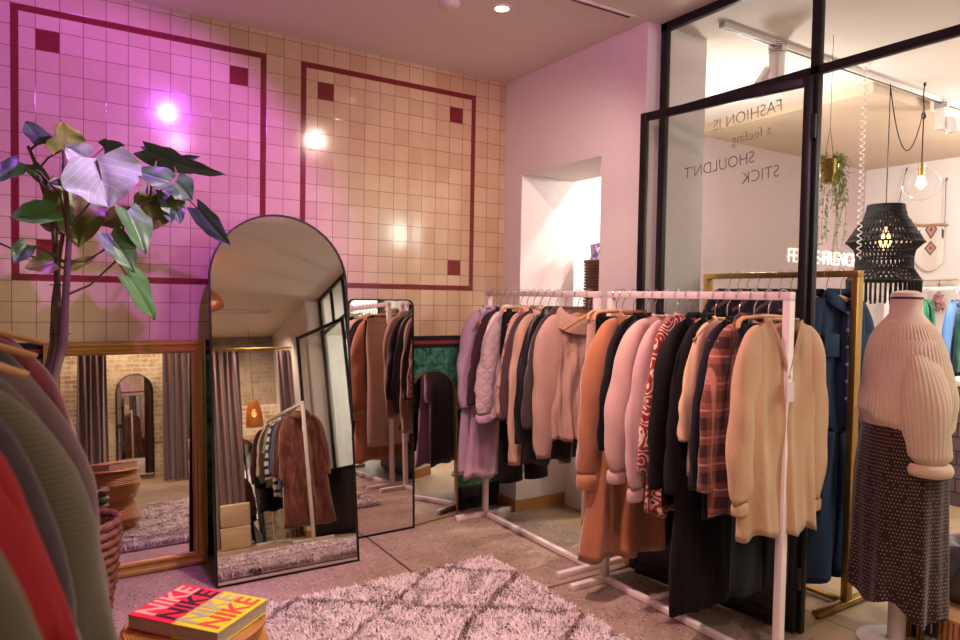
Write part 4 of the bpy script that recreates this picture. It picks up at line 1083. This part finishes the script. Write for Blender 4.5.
def track(label, a, b, z=ZC, h=.03, name='lighting_track', mat=None):
    a, b = Vector(a), Vector(b); d = b-a; L = d.length
    t = thing(name, label, 'lighting track', (a.x, a.y, z), math.atan2(d.y, d.x))
    MB().box((0, -.019, -h), (L, .019, 0), .003).soft('track_body', mat or M_WPLASTIC, t)
    MB().box((.03, -.006, -h-.002), (L-.03, .006, -h+.001)).soft('track_slot', M_DARKMETAL, t)
track('long white lighting track on the ceiling beyond the glass partition', (3.02, 2.43), (6.2, 2.43), ZC)
ZT = ZC-.03
H1 = track_spot('white track spotlight seen through the top of the glass partition', (3.50, 2.43), (3.6, 3.9, 1.2), zc=ZT)
H2 = track_spot('white track spotlight behind the globe bulb, pointing down', (5.42, 2.43), (5.6, 2.2, 0.5), zc=ZT)
# hanging string plant
hp = thing('hanging_plant', 'trailing string plant in a gold hanging pot by the partition post', 'plant', at(829, 168, 'y', 2.2))
M_STRG = plain('string_leaf', '#8d9650', .5, 0, .25, 30); rg = random.Random(11)
MB().lathe([(.01, -.085), (.035, -.084), (.048, -.03), (.050, .045), (.046, .045), (.042, -.02), (.01, -.03)], 24).soft('gold_pot', M_BRASS, hp)
zz = ZC-hp.location.z
MB().tube([(.046, 0, .04), (0, 0, .22), (-.046, 0, .04)], .0015, 5).tube([(0, 0, .22), (0, 0, zz)], .0015, 5).soft('hanging_cord', M_DARKMETAL, hp)
fo_ = MB()
for k in range(34):
    a = rg.uniform(0, 2*PI); L = rg.uniform(.2, .66) if k > 8 else rg.uniform(.1, .25); r0 = .03; pts = []
    spread_ = rg.uniform(.055, .10)
    for i in range(15):
        t = i/14
        if t < .15: r = r0+(spread_-r0)*t/.15; z = .05+.015*math.sin(PI*t/.15)
        else: r = spread_+.012*math.sin(9*t+k); z = .05-L*(t-.15)/.85
        pts.append((r*math.cos(a)+.006*math.sin(7*t+k), r*math.sin(a), z))
    fo_.tube(pts, .0016, 4)
    for i in range(1, 15):
        for q in range(3):
            p = Vector(pts[i])+Vector((rg.gauss(0, .002), rg.gauss(0, .002), rg.uniform(-.02, .02))); b = rg.uniform(0, 6.28); d = Vector((math.cos(b), math.sin(b), -.5))*.024; n = Vector((-math.sin(b), math.cos(b), 0))*.0048
            fo_.add([p, p+d*.5+n, p+d, p+d*.5-n], [(0, 1, 2, 3)])
o = fo_.obj('trailing_leaves', M_STRG, hp); o['kind'] = 'stuff'
# coiled white cord
p0 = at(865, 84, 'y', 2.32); cc = thing('coiled_cord', 'white coiled cable hanging from the lighting track by the gold rack', 'cable', (p0.x, 2.32, ZC))
MB().box((-.02, -.03, -.03), (.02, .03, 0), .004).soft('ceiling_plug', M_WPLASTIC, cc)
MB().tube([(.011*math.cos(a), .011*math.sin(a), -.03-.0062*a) for a in np.linspace(0, 2*PI*30, 30*12)], .0035, 6).soft('coil', M_WPLASTIC, cc)
# black macrame pendant
pb = at(883, 288, 'y', 2.41); pl_ = thing('macrame_pendant', 'black knotted macrame pendant lamp with fringe and warm bulb', 'pendant lamp', (pb.x, 2.41, pb.z))
M_BMAC = plain('black_cotton_cord', '#1a1414', .85, 0, .15, 40)
for r, z in ((.105, .54), (.225, .30), (.165, .20), (.215, .05)):
    MB().tube([(r*math.cos(a), r*math.sin(a), z) for a in np.linspace(0, 2*PI, 49)], .008, 6, False).soft('hoop', M_BMAC, pl_)
net = MB()
def shell(prof, n, tw, rad):
    for s in (-1, 1):
        for k in range(n):
            pts = []
            for i in range(9):
                t = i/8; j = t*(len(prof)-1); q = min(int(j), len(prof)-2); u = j-q; r = prof[q][0]*(1-u)+prof[q+1][0]*u; z = prof[q][1]*(1-u)+prof[q+1][1]*u
                a = 2*PI*k/n+s*tw*t; pts.append((r*math.cos(a), r*math.sin(a), z))
            net.tube(pts, rad, 4, False)
shell([(.105, .54), (.12, .47), (.225, .30)], 44, .38, .0052); shell([(.225, .30), (.175, .25), (.165, .20)], 44, .10, .005)
shell([(.165, .20), (.165, .13)], 40, .06, .005); shell([(.165, .13), (.215, .05)], 40, .25, .0055)
for z, r in ((.49, .118), (.44, .143), (.39, .173), (.345, .20), (.25, .176), (.13, .167)):
    net.tube([(r*math.cos(a), r*math.sin(a), z) for a in np.linspace(0, 2*PI, 41)], .006, 5, False)
net.soft('knotted_net', M_BMAC, pl_, 80)
fg = MB()
for k in range(46):
    a = 2*PI*k/46; L = .145+.012*math.sin(k*2.3); fg.tube([(.215*math.cos(a), .215*math.sin(a), .05), (.212*math.cos(a+.01), .212*math.sin(a), .05-L*.5), (.210*math.cos(a), .21*math.sin(a), .05-L)], [.006, .0065, .008], 5)
fg.tube([(.215*math.cos(a), .215*math.sin(a), .046) for a in np.linspace(0, 2*PI, 49)], .007, 5, False)
o = fg.soft('fringe', M_BMAC, pl_, 80)
MB().tube([(0, 0, .50), (0, 0, ZT-pb.z)], .003, 6).tube([(0, 0, .40), (0, 0, .50)], .02, 12).soft('cord', M_DARKMETAL, pl_)
MB().lathe([(.004, .25), (.03, .27), (.038, .31), (.03, .35), (.014, .38), (.014, .41)], 20).soft('bulb', M_BULB, pl_)
PLB = Vector((pb.x, 2.41, pb.z+.31))
# globe bulb with swagged cable
gc = at(921, 184, 'y', 2.32); gl = thing('globe_pendant', 'clear glass globe pendant on a swagged black cable', 'pendant lamp', (gc.x, 2.32, gc.z))
rr = .118
MB().lathe([(.018, .095)]+[(rr*math.cos(a), rr*.93*math.sin(a)) for a in np.linspace(R(72), R(-88), 22)], 40, caps=False).soft('glass_globe', glass('globe_glass', '#ffffff', 1.0), gl)
MB().lathe([(.004, -.035), (.02, -.02), (.027, .01), (.02, .045), (.012, .06)], 18).soft('bulb', M_BULB, gl)
MB().tube([(0, 0, .055), (0, 0, .13)], .018, 14).soft('brass_socket', M_BRASS, gl)
hz = ZC-gc.z
MB().tube([(0, 0, .13), (0, 0, hz-.25), (.004, 0, hz-.18), (-.01, 0, hz-.10), (.012, .01, hz-.05), (0, 0, hz-.01)], .004, 7).tube([(.02*math.cos(a), .004*math.sin(a*2), hz-.21+.025*math.sin(a)) for a in np.linspace(0, 2*PI, 16)], .0045, 6).tube([(pb.x-gc.x+ (0-(pb.x-gc.x))*t, .09*(1-t), hz-.05-.62*4*t*(1-t)*(.55)-.12*t) for t in np.linspace(0, 1, 24)], .0035, 6).soft('cable', M_DARKMETAL, gl)
MB().tube([(.0, 0, hz), (0, 0, hz-.02)], .008, 10).soft('ceiling_hook', M_DARKMETAL, gl)
# neon sign
ns = thing('neon_sign', 'glowing white neon lettering on the pale mauve wall', 'sign', at(786, 262, 'y', YW+.015))
M_NEON = emit('neon_tube', '#fff2df', 1.8)
text_obj('neon_lettering', 'FEMME-FRENCH', .20, M_NEON, ns, (0, -.012, 0), (R(90), 0, 0), .005, .86, -.004)
MB().box((0, -.004, .05), (1.35, .003, .062)).box((0, -.004, .11), (1.35, .003, .122)).soft('backing_rail', M_WPLASTIC, ns)
# macrame wall hanging on driftwood
wp = at(884, 222, 'x', XE-.03); wq = at(946, 226, 'x', XE-.03)
wh = thing('wall_hanging', 'woven pink diamond wall hanging on a driftwood branch', 'wall hanging', wp)
dv = wq-wp; LY = dv.y
MB().tube([(0, LY*t, dv.z*t+.012*math.sin(8*t)) for t in np.linspace(-.03, 1.03, 14)], [.016-.004*abs(2*t-1) for t in np.linspace(0, 1, 14)], 9).soft('driftwood_branch', plain('driftwood', '#b08d6a', .8, 0, .2, 30, .3), wh)
def weave_mat():
    m, nt, bs = new_mat('pink_diamond_weave', .9); (x, y, z), v = xyz(nt)
    u = ((y/LY)-.78).abs()*abs(LY); w_ = ((z+.18)*1.0).abs()
    d = ((u*1.6)+((z+.11).abs())).mn((u*1.6)+((z+.29).abs()*1.3))
    c = mixc(nt, d.lt(.095), '#e6ddd2', '#3a2c30'); c = mixc(nt, d.lt(.075), c, '#c98f86'); c = mixc(nt, d.lt(.022), c, '#6a3338')
    c = mixc(nt, ((u*2)+(z*1.4)).abs().fr().lt(.06)*u.gt(.1), c, '#3a2c30')
    setc(nt, bs, c); return m
g_ = []
for i in range(12):
    t = i/11; g_.append([(.012*math.sin(5*s_), LY*(.52+.46*s_), -.01+dv.z*(.52+.46*s_)-t*(.34+.10*math.sin(PI*s_))) for s_ in np.linspace(0, 1, 12)])
MB().slab(g_, (-.008, 0, 0)).soft('woven_panel', weave_mat(), wh)
tw = MB()
for s_ in np.linspace(.22, .5, 15): tw.tube([(0, LY*s_, dv.z*s_), (.006*math.sin(s_*40), LY*s_, -.20-.22*math.sin(PI*(s_-.2)/.6))], .008, 5)
tw.tube([(0, LY*.2, -.02), (0, LY*.5, -.02)], .012, 6); tw.soft('cream_tassels', plain('cream_wool', '#d8cbbd', .9), wh)
for s_, px, py in ((.18, 906, 170), (.98, 946, 180)):
    q = at(px, py, 'x', XE-.03)-wp; MB().tube([(0, LY*s_, dv.z*s_), (0, q.y, q.z)], .003, 5).tube([(0, q.y, q.z-.01), (.02, q.y, q.z+.02), (.028, q.y, q.z+.02)], .006, 6).soft('hanging_string', M_DARKMETAL, wh)
# rod with dried bunches
ra = at(880, 282, 'x', XE-.06); rb = at(958, 279, 'x', XE-.06)
rd = thing('drying_rod', 'thin pale rod on the far white wall carrying dried bunches', 'rod', ra)
MB().tube([(0, 0, 0), (0, rb.y-ra.y, rb.z-ra.z)], .011, 8).soft('rod', plain('pale_wood', '#d2bfa8', .7), rd)
for t in (.1, .9): MB().tube([(0, (rb.y-ra.y)*t, (rb.z-ra.z)*t), (.058, (rb.y-ra.y)*t, (rb.z-ra.z)*t)], .008, 8).soft('bracket', M_WPLASTIC, rd)
def bunch(label, px, py, c, L, kind):
    p = at(px, py, 'x', XE-.075); b = thing('dried_bunch', label, 'dried flowers', p, 0, 'dried bunches on the far wall'); m = MB(); rg = random.Random(px)
    for k in range(26):
        a = rg.uniform(0, 6.28); r = rg.uniform(.01, .075 if kind else .05); e = (r*math.cos(a)*.55-.02, r*math.sin(a), -L*rg.uniform(.7, 1)); m.tube([(-.012, 0, .05), (-.012+e[0]*.2, e[1]*.15, -.03), e], .0035, 5)
        for j in range(5): m.lathe([(.003, -.012), (.013, 0), (.003, .012)], 6, (e[0]+rg.gauss(0, .008), e[1]+rg.gauss(0, .008), e[2]+rg.uniform(0, .12)))
    m.soft('dried_stems', c, b, 80); MB().tube([(-.012, -.018, 0), (-.03, 0, 0), (-.012, .018, 0)], .006, 6).soft('binding', plain('twine', '#8a6a48', .8), b)
bunch('golden dried bunch hanging on the far wall above the mannequin', 900, 285, plain('golden_straw', '#c08a3e', .8, 0, .2, 40), .24, 1)
bunch('dusty pink dried bunch hanging right of the golden bunch', 940, 285, plain('dusty_pink', '#b07c84', .8, 0, .3, 40), .28, 0)
# jumpers beyond the mannequin
rack('small white clothes rack behind the mannequin with green and blue knitwear', 6.35, 2.15, 3.25, 1.60, 0, 'white clothes racks')
C_GREEN = cloth('emerald_knit', '#0f8a5c', 'rib'); C_BLUE = cloth('sky_blue_fleece', '#5a86c4', 'fleece'); C_MINT = cloth('mint_knit', '#bcd6bd', 'rib')
GW = 'knitwear on the far white rack'
garment('cardigan', 'emerald green cardigan behind the mannequin shoulder', 'cardigan', GW, (6.35, 2.90, 1.5835), C_GREEN, .60, .2, .2, sl=.55, sr=(.065, .05), collar='vband', drop=.14, shape='v', seed=71, rot=R(12))
garment('cardigan', 'pale mint cardigan just behind the emerald one', 'cardigan', GW, (6.35, 3.0, 1.5835), C_MINT, .60, .2, .2, sl=.55, sr=(.065, .05), collar='vband', drop=.14, shape='v', seed=72, rot=R(6))
garment('sweatshirt', 'sky blue sweatshirt at the right edge beyond the mannequin', 'sweatshirt', GW, (6.30, 2.66, 1.5835), C_BLUE, .66, .235, .22, sl=.58, sr=(.085, .06), bulge=.02, collar='rib', seed=73, rot=R(10))
garment('cardigan', 'dark green cardigan below the sky blue sweatshirt', 'cardigan', GW, (6.35, 2.56, 1.5835), cloth('bottle_green', '#0f4a3a', 'rib'), .74, .2, .2, sl=.5, collar='rib', seed=74)
# tiled counter
ct = thing('tiled_counter', 'shop counter faced with purple tiles at the right edge', 'counter', (5.55, 1.3, 0))
def ctm():
    m, nt, bs = new_mat('purple_tiles', .25); (x, y, z), v = xyz(nt)
    b = nt.nodes.new('ShaderNodeTexBrick'); nt.links.new(comb(nt, x+y, z, 0.0), b.inputs['Vector']); b.inputs['Scale'].default_value = 1
    b.inputs['Brick Width'].default_value = .2; b.inputs['Row Height'].default_value = .1; b.inputs['Mortar Size'].default_value = .005
    b.inputs['Color1'].default_value = lin('#54434c'); b.inputs['Color2'].default_value = lin('#75606b'); b.inputs['Mortar'].default_value = lin('#2d2328')
    setc(nt, bs, b.outputs['Color']); return m
box_obj('counter_body', (0, 0, 0), (.53, 1.13, .87), ctm(), ct); box_obj('counter_top', (-.02, -.02, .87), (.55, 1.15, .91), M_WPLASTIC, ct, .004)
# tall wicker stand seen through the opening
wpz = at(594, 300, 'y', 3.55); wt = thing('wicker_stand', 'tall wicker column basket in the white opening holding lilac paper', 'basket', (wpz.x+.07, 3.55, 0.0))
MB().box((-.16, -.16, 0), (.16, .16, 1.36), .004).soft('plinth', M_WHITE, wt)
m = MB()
for i in range(17):
    z = 1.375+.02*i*1.02; m.tube([((.115+.004*math.cos(PI*(k+i)))*math.cos(2*PI*k/28), (.115+.004*math.cos(PI*(k+i)))*math.sin(2*PI*k/28), z) for k in range(29)], .0095, 6, False)
m.lathe([(.11, 1.365), (.112, 1.69)], 28); m.soft('wicker_body', M_WICK2, wt, 80)
MB().tube([(.12*math.cos(a), .12*math.sin(a), 1.705) for a in np.linspace(0, 2*PI, 40)], .011, 7, False).soft('rim', M_WICK2, wt, 80)
rg = random.Random(2); m = MB()
for k in range(16):
    a = rg.uniform(0, 6.28); c = Vector((.06*math.cos(a), .06*math.sin(a), 1.71)); q = [c+Vector((rg.gauss(0, .03), rg.gauss(0, .03), rg.uniform(-.02, .13))) for _ in range(4)]
    m.add(q, [(0, 1, 2), (0, 2, 3), (0, 3, 1), (1, 3, 2)])
m.obj('lilac_paper', plain('lilac_tissue', '#b9a0d0', .6), wt)
cb = MB().tube([(3.32, 3.45, .006), (3.22, 3.30, .006), (3.20, 3.18, .006), (3.32, 3.10, .006), (3.6, 3.12, .006)], .006, 6).soft('power_cable', M_DARKMETAL, None, 80)
tag(cb, 'black cable curling on the floor beyond the white wall opening', 'cable')
# ------------------------------------------------------------------ behind the camera (seen in the mirrors)
C_CURT = cloth('mauve_velvet_curtain', '#6f5358', None, sheen=.5, var=.05)
def curtain(label, x0, x1, y, z1, n, seed):
    rg = random.Random(seed); g = []
    NX = n*10
    for i in range(26):
        t = i/25; row = []
        for j in range(NX+1):
            u = j/NX; k = .6+.4*t
            row.append((x0+(x1-x0)*u+.012*math.sin(2*PI*n*u*.5+3*t+seed), y+.034*k*math.sin(2*PI*n*u+.5*math.sin(4*t+seed))+.012*math.sin(5*u+6*t), z1-(z1-.02)*t))
        g.append(row)
    c = thing('fitting_room_curtain', label, 'curtain', (0, 0, 0), 0, 'fitting room curtains')
    MB().slab(g, (0, -.006, 0)).soft('drape', C_CURT, c, 80)
    h = MB()
    for j in range(n): h.tube([(x0+(x1-x0)*(j+.5)/n, y+.028*math.cos(a), z1+.012+.028*math.sin(a)) for a in np.linspace(0, 2*PI, 14)], .003, 5, False)
    h.soft('curtain_rings', M_BRASS, c, 80)
ZR = 2.50
cr = thing('curtain_rod', 'long brass curtain rod across the fitting rooms', 'rod', (0, -1.9, ZR))
MB().tube([(XL, 0, 0), (2.62, 0, 0)], .014, 10).soft('rod', M_BRASS, cr)
curtain('gathered mauve curtain left of the first fitting room', .33, .67, -1.9, ZR-.03, 5, 1)
curtain('wide mauve curtain between the two fitting rooms', 1.30, 1.92, -1.9, ZR-.03, 8, 2)
curtain('mauve curtain beside the white wall', 2.42, 2.60, -1.9, ZR-.03, 4, 3)
outline_mirror('arched_mirror', 'arched mirror on the brick wall of the first fitting room', arch_pts(.47, 1.42), (1.07, YB+.035, .05), (R(0), 0, PI), .012, .03)
outline_mirror('arched_mirror', 'arched floor mirror in the second fitting room', arch_pts(.5, 1.45), (2.02, -2.62, .002), (R(-8), 0, PI), .012, .03)
def rattan_shade(label, loc, r0, r1, h, bulb_z, cat='pendant lamp', glow=30):
    t = thing('rattan_pendant', label, cat, loc, 0, None); m = MB(); n = 22
    for i in range(n):
        u = i/(n-1); r = r0+(r1-r0)*math.sin(u*PI/2)**.8; m.tube([(r*math.cos(a), r*math.sin(a), -h*u) for a in np.linspace(0, 2*PI, 33)], h/n*.42, 5, False)
    for k in range(24):
        a = 2*PI*k/24; m.tube([((r0+(r1-r0)*math.sin(u*PI/2)**.8)*math.cos(a), (r0+(r1-r0)*math.sin(u*PI/2)**.8)*math.sin(a), -h*u) for u in np.linspace(0, 1, 8)], .004, 5)
    m.soft('woven_shade', plain('honey_rattan', '#c47a38', .5, 0, .15, 30), t, 80)
    MB().lathe([(.003, bulb_z-.05), (.03, bulb_z-.025), (.034, bulb_z), (.015, bulb_z+.05), (.015, bulb_z+.07)], 16).soft('bulb', M_BULB, t)
    MB().tube([(0, 0, bulb_z+.06), (0, 0, ZC-loc[2])], .003, 6).soft('cord', M_DARKMETAL, t)
    return Vector(loc)+Vector((0, 0, bulb_z))
B1 = rattan_shade('rattan bell pendant near the middle of the ceiling', (1.15, .40, 2.58), .05, .22, .20, -.12)
B2 = rattan_shade('narrow orange rattan pendant glowing by the brick wall', (2.19, -2.45, 1.88), .06, .11, .34, -.17)
track('white lighting track above the fitting rooms', (.3, -1.55), (2.3, -1.55), ZC)
# rack by the door
TH_ = math.atan2(1.30, .14)
rr_ = rack('white clothes rack holding a brown velvet maxi dress near the second black door', 2.16, -1.62, -.25, 1.49, R(-4), 'white clothes racks')
GR = 'garments on the rack near the second black door'
def Q_(d): # d = distance from the near post
    L = 1.37-d; return (2.16+L*math.sin(R(4)), -1.62+L*math.cos(R(4)), 1.4735)
C_RUSTV = cloth('rust_velvet', '#5a2416', 'velvet', '#8a4a30'); C_RUST = cloth('rust_corduroy', '#6e3320', 'rib'); C_DKB = cloth('dark_taupe', '#4a3a34'); C_BLUEC = cloth('blue_chambray', '#39557a', 'denim', '#5f7ca0')
C_NVY = cloth('navy_sweat', '#232b48'); C_STR = cloth('striped_jersey', '#d6cdc6', 'stripe', '#26222a'); C_GREYT = cloth('grey_marl', '#8f8b90'); C_OLV = cloth('olive_twill', '#4b4632'); C_BUR = cloth('burgundy_knit', '#4a1822', 'rib'); C_CRM = cloth('cream_knit', '#cbb49c', 'rib')
G2 = [('maxi_dress', 'rust brown velvet maxi dress facing the door end', 'dress', .09, C_RUSTV, 1.22, .21, .29, .62, 'shirt'), ('jacket', 'dark taupe jacket behind the velvet maxi dress', 'jacket', .19, C_DKB, .72, .21, .2, .6, 'shirt'),
      ('corduroy_shirt', 'rust corduroy shirt in the rack behind the camera', 'shirt', .30, C_RUST, .74, .21, .2, .56, 'shirt'), ('denim_shirt', 'blue chambray shirt next to rust corduroy', 'shirt', .41, C_BLUEC, .80, .2, .2, .54, 'shirt'),
      ('sweatshirt', 'navy sweatshirt beside the blue chambray shirt', 'sweatshirt', .52, C_NVY, .62, .2, .2, .52, 'rib'), ('striped_top', 'black and cream striped top', 'top', .63, C_STR, .86, .2, .2, .56, 'rib'), ('t_shirt', 'grey marl t-shirt beside the striped top', 't-shirt', .74, C_GREYT, .64, .2, .2, .26, 'rib'),
      ('jacket', 'olive twill jacket between grey and cream tops', 'jacket', .85, C_OLV, .74, .21, .2, .58, 'shirt'), ('sweater', 'cream knitted sweater near the far end', 'sweater', .96, C_CRM, .6, .2, .2, .5, 'rib'), ('long_coat', 'long black coat on the rack near the brick wall', 'coat', 1.07, C_BWOOL, 1.0, .21, .24, .62, 'lapel'), ('sweater', 'burgundy knitted sweater at the far end of the rack', 'sweater', 1.20, C_BUR, .66, .21, .2, .56, 'rib')]
for i, (nm, lab, cat_, d, mt, L, W_2, Wh_, sl_, co) in enumerate(G2):
    g = garment(nm, lab, cat_, GR, Q_(d), mt, L, W_2, Wh_, sl=sl_, sr=(.066, .054), collar=co, drop=.12 if co == 'lapel' else .05, shape='v' if co == 'lapel' else 'crew', seed=80+i, rot=R(176+(3, -4, 2, 5, -2, 3, -5, 2, 4, -3, 1)[i]), amp=.016 if i == 0 else .010, tagp=(.0, -.24) if i == 0 else None, buttons=(5, M_SNAP) if i == 0 else None)
# storage boxes
bx = thing('storage_box', 'lower cream storage box behind the far rack', 'box', (1.74, -1.75, 0), R(12), 'cream storage boxes')
MB().box((-.17, -.14, 0), (.17, .14, .26), .02).soft('body', plain('cream_vinyl', '#cdb394', .6), bx); MB().box((-.172, -.142, .21), (.172, .142, .262), .02).soft('lid', plain('cream_vinyl_lid', '#d6bf9f', .6), bx)
dup(bx, 'upper cream storage box stacked behind the far rack', (1.74, -1.75, .263), (0, 0, R(9)))
# shop front side of the neighbouring room
fp = thing('floor_plant', 'green leafy plant in a white pot beyond the second black door', 'plant', (3.55, .05, 0))
MB().lathe([(.02, .001), (.14, .001), (.18, .32), (.165, .32), (.15, .28), (.02, .27)], 28).soft('pot', M_WPLASTIC, fp)
rg = random.Random(9)
for k in range(5): MB().tube([(0, 0, .27), (rg.uniform(-.05, .05), rg.uniform(-.05, .05), .8), (rg.uniform(-.16, .16), rg.uniform(-.16, .16), 1.35)], .008, 6).soft('stem', M_BARK, fp)
for k in range(34):
    a = rg.uniform(0, 6.28); z = rg.uniform(.6, 1.55); r = rg.uniform(.06, .16); b = Vector((r*math.cos(a), r*math.sin(a), z)); t_ = b+Vector((.2*math.cos(a+rg.gauss(0, .4)), .2*math.sin(a+rg.gauss(0, .4)), rg.uniform(-.1, .08)))
    leaf('leaf', b, t_, rg.uniform(.09, .15), M_LEAF if k % 3 else M_LEAFO, fp, rg.uniform(-.8, .8), .1, 200+k)
wd = thing('flower_decoration', 'pinkish dried flower rosette on the shop front wall', 'decoration', (4.45, YB+.03, 1.72))
m = MB()
for k in range(22):
    a = 2*PI*k/22; m.tube([(0, 0, 0), (.10*math.cos(a), .03, .10*math.sin(a)), (.17*math.cos(a+.1), .05, .17*math.sin(a+.1))], [.006, .018, .004], 6)
m.lathe([(.04, -.01), (.03, .02), (.001, .03)], 12); m.soft('petals', plain('faded_rose', '#b58378', .8, 0, .2, 30), wd, 80)

# ------------------------------------------------------------------ ceiling fittings in view
track('dark slotted lighting track in the ceiling by the white wall', (1.85, 2.655), (2.59, 2.64), ZC, .012, mat=M_CEIL)
q = at(502, 8, 'z', ZC); cs = thing('ceiling_downlight', 'round recessed ceiling downlight near the top centre', 'ceiling light', (q.x, q.y, ZC))
MB().lathe([(.034, 0), (.036, -.006), (.050, -.006), (.052, 0)], 32).soft('trim_ring', M_WPLASTIC, cs)
MB().lathe([(.001, -.003), (.034, -.003), (.034, 0), (.001, 0)], 28).soft('lens', M_LAMPW, cs)
S1 = Vector((q.x, q.y, ZC-.02))
sdm = thing('smoke_detector', 'flat white smoke detector on the ceiling left of the spotlight', 'smoke detector', (1.72, 3.05, ZC))
MB().lathe([(.002, -.024), (.04, -.024), (.055, -.012), (.058, 0), (.002, 0)], 28).soft('housing', M_CEIL, sdm)

# ------------------------------------------------------------------ lights
WARM = (1, .75, .58); WW = (1, .92, .82); PINK = (1, .40, .66); PURP = (.58, .10, 1.0)
gp = track_spot('purple grow spotlight aimed at the tall plant', (.80, 2.45), (.15, 3.7, 1.5), None, emit('purple_lens', '#8a3cff', 12))
spot('grow_light', gp, (.25, 3.75, 1.75), 95, PURP, 100, .4, .022)
spot('ceiling_spot_light', S1, (2.2, 2.6, .0), 26, WARM, 72, .6, .03)
spot('pink_wash_light', (1.0, 1.2, 2.8), (2.7, 3.2, 1.5), 48, (1, .34, .70), 120, .8, .06)
spot('wall_wash_light', (2.0, 2.0, 2.8), (2.25, 3.95, 1.5), 62, (1, .70, .58), 84, .9, .03)
spot('front_wash_light', (.9, .9, 2.8), (2.4, 2.1, .8), 42, (1, .68, .54), 90, .7, .05)
spot('left_fill_light', (.5, .2, 2.8), (.3, 2.3, .5), 26, (1, .66, .58), 60, .7, .05)  # added fill without a fixture, brightens the left side
spot('leaf_fill_light', (2.1, 2.45, 2.86), (.25, 3.3, 1.75), 130, (1, .86, .72), 30, .6, .03)  # added warm beam without a fixture, lifts the dark leaves
spot('floor_fill_a', (1.3, 2.3, 2.86), (1.3, 2.3, 0), 215, (1, .64, .58), 95, .7, .06)  # added downward fill, no lamp modelled, brightens floor and rug
spot('floor_fill_b', (1.2, .0, 2.86), (1.2, .2, 0), 110, WARM, 110, .8, .06)  # second added fill, raises the general level around the camera
point('bell_pendant_light', B1, 105, (1, .60, .56), .03)
point('orange_pendant_light', B2, 18, (1, .50, .18), .03)
spot('fitting_room_light', (1.1, -1.7, 2.8), (1.1, -2.9, 1.0), 190, (1, .68, .42), 120, .7, .05)
spot('fitting_room_light', (2.2, -1.7, 2.8), (2.2, -2.9, 1.0), 50, WARM, 120, .7, .05)
spot('rear_rack_light', (1.4, .1, 2.8), (2.2, -1.0, .8), 90, WARM, 100, .7, .05)
# neighbouring room
spot('track_light_a', H1, (3.6, 3.95, 1.4), 45, WW, 120, .8, .04)
spot('track_light_b', H2, (5.6, 2.2, .5), 85, WW, 120, .8, .04)
point('macrame_bulb_light', PLB, 6, (1, .7, .42), .03)
point('globe_bulb_light', Vector((gc.x, 2.32, gc.z)), 8, (1, .78, .55), .03)
spot('opening_floor_light', (3.95, 3.15, 2.75), (2.6, 3.25, .05), 110, (1, .86, .68), 50, .5, .04)
point('opening_light', (4.0, 3.0, 2.3), 40, (1, .95, .88), .08)
point('shop_ceiling_light', (6.2, 1.9, 2.6), 70, (1, .93, .84), .1)
spot('shop_front_light', (4.2, .2, 2.85), (3.6, .6, 0), 95, WW, 130, .8, .06)
point('shop_window_light', (4.6, -1.6, 2.4), 100, (.92, 1, .93), .15)
w_ = bpy.data.worlds.new('world'); sc.world = w_; w_.use_nodes = True
w_.node_tree.nodes['Background'].inputs[0].default_value = (.8, .7, .7, 1); w_.node_tree.nodes['Background'].inputs[1].default_value = .03
vs_ = sc.view_settings; vs_.view_transform = 'Standard'; vs_.look = 'None'; vs_.gamma = 1; vs_.use_curve_mapping = False; vs_.exposure = 0.24
sc.cycles.max_bounces = 10; sc.cycles.diffuse_bounces = 4; sc.cycles.glossy_bounces = 6; sc.cycles.transparent_max_bounces = 16; sc.cycles.caustics_reflective = False; sc.cycles.caustics_refractive = False
sc.cycles.use_denoising = True; sc.cycles.sample_clamp_indirect = 6
